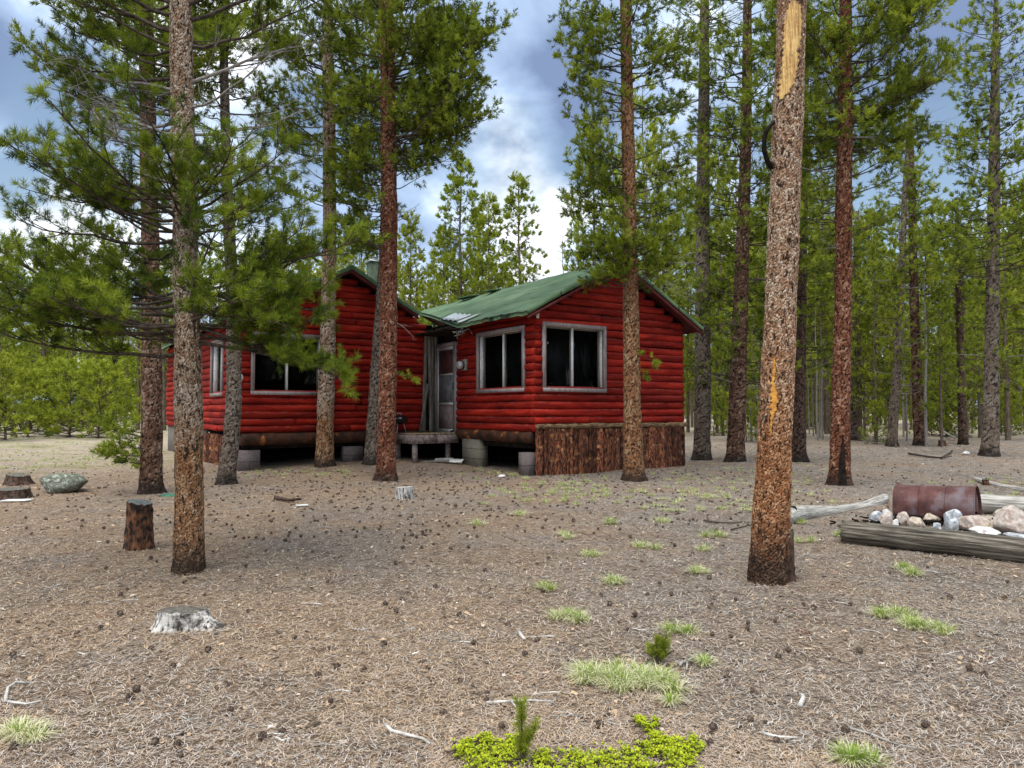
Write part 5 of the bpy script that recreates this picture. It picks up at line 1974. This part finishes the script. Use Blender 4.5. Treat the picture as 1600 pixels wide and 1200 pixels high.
    board(676, 722, .75, .08, .02, -.25, 'wood_grey', 'thin grey scrap board under the porch, leftmost of the pile', rx=.1)
    board(694, 722, .42, .11, .02, .2, 'cut_wood', 'pale scrap board on top of the pile under the porch', rx=.25, zo=.05)
    board(712, 725, .38, .13, .02, -.5, 'white', 'white bent scrap at the right end of the pile under the porch', rx=.5, zo=.05)
    board(472, 792, .16, .07, .02, .3, 'white', 'white scrap beside the dark flat bark in the left middle of the clearing')
    mb = MB()
    mb.tube([(0, 0, -.02), (0, 0, .012), (0, 0, .018)], [.17, .165, .14], 20)
    o = mb.build('green_lid', M['green_lid'], loc=at(268, 774))
    tag(o, 'green flat lid on the ground right behind the nearest pale trunk', 'lid')

    # black kettle on the porch
    u_, t_ = u_at(624, 3.85), 3.85
    x, y = w_of(u_, t_)
    k = empty('kettle_grill', (x, y, zd))
    tag(k, 'small black kettle grill standing on the porch beside the rust-red trunk', 'grill')
    mb = MB()
    hs = [(.20, .05), (.215, .13), (.25, .19), (.30, .215)]
    mb.tube([(0, 0, a_) for a_, b_ in hs], [b_ for a_, b_ in hs], 24, cap=False)
    mb.build('bowl', M['black_enamel'], k, smooth=True)
    mb = MB()
    hs = [(.305, .22), (.34, .20), (.38, .15), (.41, .08), (.415, .02)]
    mb.tube([(0, 0, a_) for a_, b_ in hs], [b_ for a_, b_ in hs], 24)
    lid = mb.build('lid', M['black_enamel'], k, smooth=True)
    mb = MB()
    mb.tube([(-.05, 0, .41), (-.04, 0, .45), (.04, 0, .45), (.05, 0, .41)], .008, 6)
    mb.build('lid_handle', M['alu'], lid)
    for i in range(3):
        a_ = i * 2.09 + .4
        mb = MB()
        mb.tube([(.10 * math.cos(a_), .10 * math.sin(a_), .22), (.17 * math.cos(a_), .17 * math.sin(a_), 0)], .009, 6)
        mb.build('leg', M['alu'], k)

    # trailer glimpsed behind the young pines
    gx, gy = (50 - 800) / F * 42, 42.0
    tr = empty('parked_trailer', (gx, gy, float(hgt(gx, gy))))
    tag(tr, 'pale blue-grey trailer glimpsed behind the young pines at the far left', 'trailer')
    mb = MB()
    mb.box((-2.4, -1, .55), (2.4, 1, 1.95), 0)
    mb.box((-2.3, -.95, 1.95), (2.3, .95, 2.05), 0)
    mb.build('trailer_body', M['trailer'], tr)
    mb = MB()
    mb.box((-2.42, -1.04, .95), (2.42, -1.0, 1.05), 0)
    mb.build('white_stripe', M['jamb'], tr)
    for sx in (-.6, .3):
        mb = MB()
        mb.tube([(sx, -1.02, .33), (sx, -.82, .33)], .33, 20)
        wl = mb.build('wheel', M['black_enamel'], tr)
        mb = MB()
        mb.tube([(sx, -1.035, .33), (sx, -1.0, .33)], .16, 14)
        mb.build('rim', M['alu'], wl)
    mb = MB()
    mb.box((.6, -1.02, 1.25), (1.5, -1.003, 1.7), 0)
    mb.build('window', M['black'], tr)


M['stump_pale'] = mat_simple('silver_stump', (0.025, 0.020, 0.017), (0.60, 0.57, 0.52), 16, 0.85, stretch=(3, 3, .45), bd=0.02, lo=.38, hi=.54, c3=(0.06, 0.05, 0.042), s3=5, p3=(.56, .64))
M['stump_top'] = mat_simple('stump_top', (0.045, 0.040, 0.032), (0.20, 0.185, 0.155), 20, 0.9, stretch=(1, 3, 1), bd=0.008)
M['bark_plain'] = mat_simple('dark_flaky_bark', (0.018, 0.013, 0.010), (0.14, 0.085, 0.06), 26, 0.9, stretch=(1, 1, .6), bd=0.015)
props()


# ------------------------------------------------------------------ ground cover
def grass_tuft(L, n, spread, green, seed, mb=None, origin=(0, 0, 0), flat=.5):
    rng = np.random.default_rng(seed)
    mb = mb or MB()
    nc = max(1, int(n / 110))
    cc = np.column_stack([rng.normal(0, spread, nc), rng.normal(0, spread * .7, nc), np.zeros(nc)])
    if nc == 1:
        cc *= 0
    wh = rng.integers(0, nc, n)
    loc_ = rng.normal(0, min(spread, .022) if nc > 1 else spread * .55, (n, 2))
    az = np.arctan2(loc_[:, 1], loc_[:, 0]) + rng.normal(0, .5, n)
    rr_ = np.hypot(loc_[:, 0], loc_[:, 1]) / (np.hypot(loc_[:, 0], loc_[:, 1]).mean() + 1e-6)
    straw = rng.uniform(0, 1, n) > green * np.where(rr_ < .9, 1.35, .75)
    ln = L * rng.uniform(.5, 1.1, n) * np.where(straw, 1.15, .9)
    lean = np.where(straw, rng.uniform(.8, 1.55, n), rng.uniform(.1, .7, n) + .3 * np.minimum(rr_, 1.5))
    b = np.column_stack([loc_[:, 0], loc_[:, 1], np.zeros(n)]) + cc[wh] + np.array(origin)
    h = np.column_stack([np.cos(az), np.sin(az), np.zeros(n)])
    side = np.column_stack([-np.sin(az), np.cos(az), np.zeros(n)])
    p1 = b + h * (ln * .45 * np.sin(lean * .6))[:, None] + UPV * (ln * .45 * np.cos(lean * .6))[:, None]
    p2 = p1 + h * (ln * .55 * np.sin(np.minimum(lean * 1.5, 1.75)))[:, None] + UPV * (ln * .55 * np.cos(np.minimum(lean * 1.5, 1.75)))[:, None]
    p2[:, 2] = np.maximum(p2[:, 2], b[:, 2] + .004)
    wd = .0019
    V = np.stack([b - side * wd, b + side * wd, p1 + side * wd * .8, p1 - side * wd * .8, p2], 1)
    k = np.arange(n)[:, None] * 5
    tint = np.clip(np.where(straw, rng.normal(.08, .08, n), rng.normal(.8, .15, n)), 0, 1)
    mb.add(V.reshape(-1, 3), k + np.array([[0, 1, 2, 3]]), k + np.array([[3, 2, 4]]), 0, np.repeat(tint, 5))
    return mb


def cover():
    rng = np.random.default_rng(99)
    # distinct tussocks: px, py, width px, blades, label
    big = [((948, 1062), 58, 900, 'largest straw-and-green grass tussock in the middle foreground, its left half', .42),
           ((1014, 1068), 56, 850, 'right half of the large foreground tussock, greener, below the little seedling', .45),
           ((902, 966), 34, 420, 'round grass tuft behind and left of the largest foreground tussock', .55),
           ((1068, 988), 22, 200, 'small bright green tuft upper right of the little seedling', .8),
           ((34, 1152), 36, 330, 'straw tuft with a green heart at the lower left frame edge', .25),
           ((1395, 962), 30, 300, 'upper left end of the long grass strip on the right', .6),
           ((1425, 978), 30, 300, 'middle of the long grass strip on the right', .6),
           ((1455, 990), 28, 260, 'lower right end of the long grass strip on the right', .6),
           ((1100, 1040), 16, 110, 'tiny pale tuft right of the forked grey stick', .5),
           ((1048, 1102), 14, 90, 'tiny tuft below the large foreground tussock', .5),
           ((1345, 1192), 36, 260, 'green tuft at the bottom edge near the right corner', .8),
           ((962, 910), 28, 220, 'low tuft straight above the round grass tuft, nearer the cabin', .5),
           ((856, 923), 18, 120, 'small green tuft left of the low tufts in the middle of the clearing', .75),
           ((1410, 890), 22, 170, 'upper grass patch below the thick dark log', .6),
           ((1432, 900), 20, 170, 'lower grass patch below the thick dark log', .6),
           ((1100, 893), 24, 170, 'pale tuft left of the foot of the big leaning trunk', .4),
           ((912, 870), 28, 170, 'flat pale tuft in the middle of the clearing, left of two similar ones', .5),
           ((1002, 855), 30, 190, 'wide pale tuft left of the big leaning trunk, second row', .5),
           ((1115, 838), 30, 190, 'yellowish tuft close left of the big leaning trunk', .6),
           ((950, 818), 28, 190, 'greenish tuft in the middle distance before the orange pine', .65),
           ((1100, 860), 20, 120, 'small tuft between two tufts left of the big leaning trunk', .5),
           ((882, 838), 26, 130, 'faint pale tuft nearer the middle of the clearing than the greenish one', .4),
           ((812, 805), 24, 110, 'faint tuft below the corner of the bark skirt', .45),
           ((1262, 845), 22, 130, 'pale tuft just right of the narrow broken stump', .5),
           ((1312, 838), 16, 110, 'small tuft touching the near end of the thick dark log', .55),
           ((1250, 818), 16, 110, 'small tuft under the pale grey log', .6),
           ((745, 820), 24, 90, 'thin pale tuft between the small grey stump and the middle of the clearing', .35),
           ((1035, 816), 24, 110, 'faint tuft right of the greenish tuft', .45)]
    for i, (p, wpx, n, lab, gr) in enumerate(big):
        g = at(*p)
        sc = g.y / F
        L = min(.15, max(.07, wpx * sc * .42))
        mb = grass_tuft(L * 1.4, int(n * (1.6 if g.y < 5 else 1.9)), wpx * sc * .46, gr * .85, 500 + i)
        tag(mb.build('grass_tuft', M['grass'], loc=g), lab, 'grass')
    # thin grass round the skirt and along the walls: nobody could count it
    mb = MB()
    spots = []
    for _ in range(70):
        px, py = rng.normal(880, 70), rng.normal(765, 14)
        spots.append((px, py, .5))
    for _ in range(26):
        px = rng.uniform(740, 830)
        spots.append((px, 732 + (px - 740) * .14 + rng.normal(0, 3), .3))
    for _ in range(50):
        spots.append((rng.uniform(1060, 1300), rng.uniform(722, 800), .35))
    for _ in range(50):
        spots.append((rng.uniform(1000, 1180), rng.uniform(735, 800), .35))
    for _ in range(25):
        spots.append((rng.uniform(380, 580), rng.uniform(733, 745), .4))
    for _ in range(120):
        spots.append((rng.uniform(-40, 260), rng.uniform(668, 735), .5))
    for _ in range(22):
        spots.append((rng.uniform(1400, 1600), rng.uniform(745, 800), .4))
    for i, (px, py, gr) in enumerate(spots):
        g = at(px, py)
        if in_house(g.x, g.y):
            continue
        grass_tuft(.085, 70, .05, gr, 900 + i, mb, tuple(g))
    tag(mb.build('short_grass', M['grass']), 'thin straw-coloured grass around the cabin foot and field', 'grass', kind='stuff')

    # needle litter
    n = 400000
    # sample in the picture's ground area: denser near
    d = 2.3 + 24.0 * rng.uniform(0, 1, n) ** 2.3
    x = rng.uniform(-.80, .80, n) * d
    ok = ~in_house(x, d)
    x, d = x[ok], d[ok]
    n = len(x)
    z = hgt(x, d) + rng.uniform(.001, .012, n)
    az = rng.uniform(0, 2 * math.pi, n)
    clump = noise3(np.column_stack([x, d, 0 * x]), 2.2, 8)
    ln = rng.uniform(.018, .050, n)
    tilt = rng.normal(0, .18, n)
    h = np.column_stack([np.cos(az) * np.cos(tilt), np.sin(az) * np.cos(tilt), np.abs(np.sin(tilt))])
    side = np.column_stack([-np.sin(az), np.cos(az), 0 * az]) * (.0006 + .00015 * d)[:, None]
    b = np.column_stack([x, d, z])
    curve = side * rng.normal(0, 3, n)[:, None]
    mid = b + h * (ln * .5)[:, None] + curve
    tip = b + h * ln[:, None]
    V = np.stack([b - side, b + side, mid + side, mid - side, tip + side * .6, tip - side * .6], 1)
    base = np.where(clump + .22 * (-x) > .1, rng.choice([.3, .45, .6, .65, .8], n), rng.choice([.1, .2, .3, .45, .7, .8, .92], n))
    tint = np.clip(base + rng.normal(0, .08, n), 0, 1)
    k = np.arange(n)[:, None] * 6
    mb = MB()
    mb.add(V.reshape(-1, 3), np.concatenate([k + np.array([[0, 1, 2, 3]]), k + np.array([[3, 2, 4, 5]])]), None, 0, np.repeat(tint, 6))
    # bark flakes and wood chips
    m2 = 16000
    d = 2.4 + 24 * rng.uniform(0, 1, m2) ** 1.5
    x = rng.uniform(-.8, .8, m2) * d
    ok = ~in_house(x, d)
    x, d = x[ok], d[ok]
    m2 = len(x)
    z = hgt(x, d) + .008
    s = rng.uniform(.003, .009, m2) * (1 + .05 * d)
    az = rng.uniform(0, 6.28, m2)
    c, sn = np.cos(az), np.sin(az)
    el = rng.uniform(1, 2.4, m2)
    P0 = np.column_stack([x, d, z])
    A = np.column_stack([c * s * el, sn * s * el, rng.normal(0, .3, m2) * s])
    B = np.column_stack([-sn * s, c * s, rng.normal(0, .3, m2) * s])
    V = np.stack([P0 - A - B * .6, P0 + A * .8 - B, P0 + A + B * .7, P0 - A * .7 + B], 1)
    k = np.arange(m2)[:, None] * 4
    mb.add(V.reshape(-1, 3), k + np.array([[0, 1, 2, 3]]), None, 0, np.repeat(rng.choice([.0, .0, .05, .15, .25, .35, .5, .6, .8, 1.0], m2, p=[.15, .12, .13, .13, .13, .12, .1, .07, .04, .01]), 4))
    tag(mb.build('needle_litter', M['litter']), 'fallen brown and grey pine needles and bark flakes over the ground', 'litter', kind='stuff')

    # pine cones
    cb = MB()
    nz = 9
    prev = []
    for i in range(nz):
        f = i / (nz - 1)
        prev.append((.004 + .017 * math.sin(math.pi * (f * .86 + .08))))
    cb.tube([(0, 0, .045 * i / (nz - 1)) for i in range(nz)], prev, 9)
    r2 = np.random.default_rng(4)
    for i in range(34):
        f = r2.uniform(.08, .9)
        a_ = r2.uniform(0, 6.28)
        R_ = .004 + .018 * math.sin(math.pi * (f * .86 + .08))
        cdir = np.array([math.cos(a_), math.sin(a_), .25])
        p = np.array([0, 0, .045 * f]) + cdir * R_ * .85
        sd_ = np.array([-math.sin(a_), math.cos(a_), 0]) * .0055
        cb.add([p - sd_, p + sd_, p + cdir * .008 + sd_ * .5 - UPV * .002, p + cdir * .008 - sd_ * .5 - UPV * .002], [[0, 1, 2, 3]])
    first = cb.build('pine_cone', M['cone'])
    me = first.data
    npts = 0
    cone_v = np.array([v.co[:] for v in me.vertices])
    nmax = 260
    far_pts = []
    pts = []
    while len(pts) < 1250:
        zone = rng.uniform()
        if zone < .10:
            px, py = rng.uniform(0, 1600), 800 + 390 * rng.uniform() ** 1.3
        elif zone < .82:
            px, py = rng.normal(600, 300), 732 + abs(rng.normal(0, 50))
        else:
            px, py = rng.uniform(1000, 1600), rng.uniform(725, 830)
        if not (0 < px < 1600):
            continue
        g = at(px, py)
        if in_house(g.x, g.y):
            continue
        pts.append(g)
    pts.sort(key=lambda p: p.y)
    for i, g in enumerate(pts[:nmax]):
        if i == 0:
            o = first
        else:
            o = first.copy()
            COL.objects.link(o)
        o.location = g + Vector((0, 0, .014))
        o.rotation_euler = (rng.uniform(1.1, 1.9), rng.uniform(-.4, .4), rng.uniform(0, 6.28))
        s = rng.uniform(.5, .82)
        o.scale = (s, s, s)
        tag(o, 'small dark pine cone lying on the needle litter of the foreground', 'pine cone', 'pine cones on the foreground litter')
    rest = MB()
    t8 = np.array([[1, 0, 0], [0, 1, 0], [-1, 0, 0], [0, -1, 0], [0, 0, .9], [0, 0, -.6]])
    fa = np.array([[0, 1, 4], [1, 2, 4], [2, 3, 4], [3, 0, 4], [1, 0, 5], [2, 1, 5], [3, 2, 5], [0, 3, 5]])
    for g in pts[nmax:]:
        s = rng.uniform(.013, .024)
        a_ = rng.uniform(0, 6.28)
        v = t8 * np.array([s, s * 1.4, s])
        v = np.column_stack([v[:, 0] * math.cos(a_) - v[:, 1] * math.sin(a_), v[:, 0] * math.sin(a_) + v[:, 1] * math.cos(a_), v[:, 2]])
        rest.add(v + np.array(g) + np.array([0, 0, .012]), None, fa)
    tag(rest.build('scattered_cones', M['cone']), 'countless small dark cones strewn over the ground before the cabin', 'pine cones', kind='stuff')

    # sticks and twigs
    def stick(pp, r, mat, label, group=None, forks=()):
        base = at(*pp[0])
        mb = MB()
        pl = [np.array(at(*q)) - np.array(base) + np.array([0, 0, r * 1.2 + .006]) for q in pp]
        mb.tube(pl, np.linspace(r, r * .6, len(pl)), 6)
        for fk in forks:
            fl = [np.array(at(*q)) - np.array(base) + np.array([0, 0, r * 1.4 + .006]) for q in fk]
            mb.tube(fl, np.linspace(r * .8, r * .4, len(fl)), 6)
        tag(mb.build('fallen_stick', M[mat], loc=base), label, 'stick', group)
    stick([(602, 1138), (612, 1148), (640, 1155), (660, 1160), (672, 1168)], .008, 'cut_wood', 'crooked white stick left of the young pine at the bottom')
    stick([(760, 1103), (800, 1100), (830, 1099), (862, 1101)], .007, 'cut_wood', 'straight pale stick just behind the young pine at the bottom', forks=[[(798, 1100), (806, 1110)]])
    stick([(1060, 1042), (1075, 1038), (1088, 1028)], .009, 'wood_grey', 'forked grey stick right of the largest tussock', forks=[[(1074, 1038), (1073, 1052)], [(1062, 1045), (1072, 1036)]])
    stick([(1100, 816), (1120, 819), (1145, 820), (1160, 818)], .012, 'limb', 'dark twisted branch lying left of the big leaning trunk', forks=[[(1108, 818), (1104, 808)]])
    stick([(1420, 711), (1450, 716), (1470, 718), (1484, 710), (1488, 706)], .030, 'limb', 'dark bent branch on the ground before the white stone on the right', forks=[[(1470, 718), (1487, 716)]])
    stick([(8, 1102), (12, 1080), (24, 1071), (46, 1072)], .008, 'cut_wood', 'bent whitish twig above the straw tuft at the left edge', forks=[[(12, 1102), (40, 1106), (70, 1100)]])
    stick([(1250, 1110), (1256, 1096), (1252, 1092)], .012, 'cut_wood', 'short stubby white stick in the lower right foreground')
    stick([(1318, 1140), (1360, 1152), (1400, 1168), (1440, 1176)], .006, 'wood_grey', 'long thin grey stick near the lower right corner')
    stick([(1190, 1150), (1215, 1157), (1245, 1158)], .007, 'cut_wood', 'pale short stick at the bottom right of centre')
    stick([(810, 992), (816, 1000), (820, 1004)], .012, 'cut_wood', 'white splinter of wood left of the round grass tuft')
    stick([(1142, 830), (1175, 822), (1120, 812)][:2], .009, 'limb', 'short dark twig touching the big leaning trunk on its left')
    stick([(430, 782), (452, 786), (470, 784)], .03, 'bark_plain', 'flat dark piece of bark in the left middle of the clearing')
    k0 = None
    for i in range(46):
        px, py = rng.uniform(20, 1580), rng.uniform(880, 1190)
        if i == 0 or i % 6 == 0:
            base = at(px, py)
            mb = MB()
            n_ = 6
            L = rng.uniform(.10, .24)
            a_ = np.cumsum(rng.normal(0, .35, n_))
            xy = np.cumsum(np.column_stack([np.cos(a_), np.sin(a_)]) * L / n_, 0)
            mb.tube(np.column_stack([xy, np.full(n_, .010)]), np.linspace(.0045, .002, n_), 5)
            j = n_ // 2
            mb.tube([(xy[j, 0], xy[j, 1], .011), (xy[j, 0] + .04, xy[j, 1] + .03, .013)], [.003, .0015], 4)
            k0 = mb.build('fallen_twig', M['wood_grey' if i % 12 else 'cut_wood'], loc=base)
            o = k0
        else:
            o = k0.copy()
            COL.objects.link(o)
            o.location = at(px, py)
        o.rotation_euler = (0, 0, rng.uniform(0, 6.28))
        tag(o, 'thin pale twig lying loose on the foreground needle litter', 'twig', 'loose twigs on the foreground litter')

    # young pines in the foreground
    def seedling(px, py, H, label, stems, seed, mat='needle_young'):
        g = at(px, py)
        rs = np.random.default_rng(seed)
        root = empty('pine_seedling', g)
        tag(root, label, 'seedling')
        st = MB()
        tu = []
        for (dx, hh, br) in stems:
            n_ = 6
            t = np.linspace(0, 1, n_)
            pts = np.column_stack([dx * t ** 1.3, rs.normal(0, .004, n_), hh * t])
            st.tube(pts, np.linspace(.006, .003, n_), 6)
            for k in range(int(hh / .012)):
                z_ = (.18 + .82 * k / (hh / .012)) * hh
                tu.append((np.array([dx * (z_ / hh) ** 1.3, 0, z_]), np.array([rs.normal(0, .5), rs.normal(0, .5), 1.0]), .55 * rs.uniform(.8, 1.1), rs.uniform(.4, .95)))
        st.build('stem', M['limb'], root)
        cb_ = MB()
        place_tufts(cb_, [q[0] for q in tu], [q[1] for q in tu], [q[2] for q in tu], [q[3] for q in tu], 'near', rs)
        cb_.build('needles', M[mat], root)
    seedling(815, 1196, .22, 'bright green young pine shoot rising from the leafy mat at the bottom centre', [(.0, .235, 1), (.055, .15, 1), (.03, .11, 1)], 1)
    seedling(1030, 1036, .14, 'little yellow-green seedling growing on the largest grass tussock', [(0, .13, 1), (.05, .10, 1), (-.05, .09, 1), (.08, .07, 1), (-.02, .11, 1), (-.08, .06, 1), (.03, .12, 1)], 2)
    # bearberry mat
    mb = MB()
    wm = MB()
    regs = [(730, 1172, 12), (760, 1165, 14), (800, 1168, 12), (1085, 1172, 16), (1030, 1166, 12), (1050, 1168, 14), (998, 1132, 5), (1024, 1138, 6), (745, 1186, 30), (790, 1180, 22), (770, 1195, 34), (720, 1183, 10), (850, 1192, 18), (900, 1198, 26), (950, 1192, 20), (985, 1186, 16),
            (1010, 1176, 14), (1022, 1160, 8), (1012, 1146, 7), (1003, 1138, 6), (1040, 1180, 24), (1072, 1186, 18), (1060, 1200, 28), (1000, 1205, 30), (860, 1215, 40), (940, 1220, 40), (780, 1220, 34)]
    for (px, py, rad_) in regs:
        g = at(px, py)
        sc = g.y / F
        n_ = int(rad_ * 16 + 90)
        for _ in range(n_ // 7):
            c = np.array(g) + np.array([rng.normal(0, rad_ * .5 * sc), rng.normal(0, rad_ * .7 * sc), rng.uniform(.01, .035)])
            e = np.array([rng.normal(0, .4), rng.normal(0, .4), 1.0])
            for _ in range(8):
                az_ = rng.uniform(0, 6.28)
                l_ = rng.uniform(.007, .0125)
                dd = np.array([math.cos(az_), math.sin(az_), rng.uniform(.1, 1.1)])
                dd /= np.linalg.norm(dd)
                s_ = np.cross(dd, [0, 0, 1.0])
                s_ = s_ / (np.linalg.norm(s_) + 1e-9) * l_ * .38
                b_ = c + dd * .003 + rng.normal(0, .003, 3)
                mb.add([b_, b_ + dd * l_ * .5 + s_, b_ + dd * l_, b_ + dd * l_ * .5 - s_], [[0, 1, 2, 3]], None, 0, np.clip(rng.normal(.6, .25), 0, 1))
            wm.tube([c - np.array([rng.normal(0, .03), rng.normal(0, .03), .02]), c], [.0018, .0014], 3)
    root = empty('bearberry_mat', at(900, 1198))
    tag(root, 'low yellow-green leafy mat of creeping shrub along the bottom edge', 'shrub')
    for nm, b_, mt in (('leaves', mb, 'leaf'), ('stem', wm, 'limb')):
        o = b_.build(nm, M[mt], root)
        o.location = -root.location


cover()
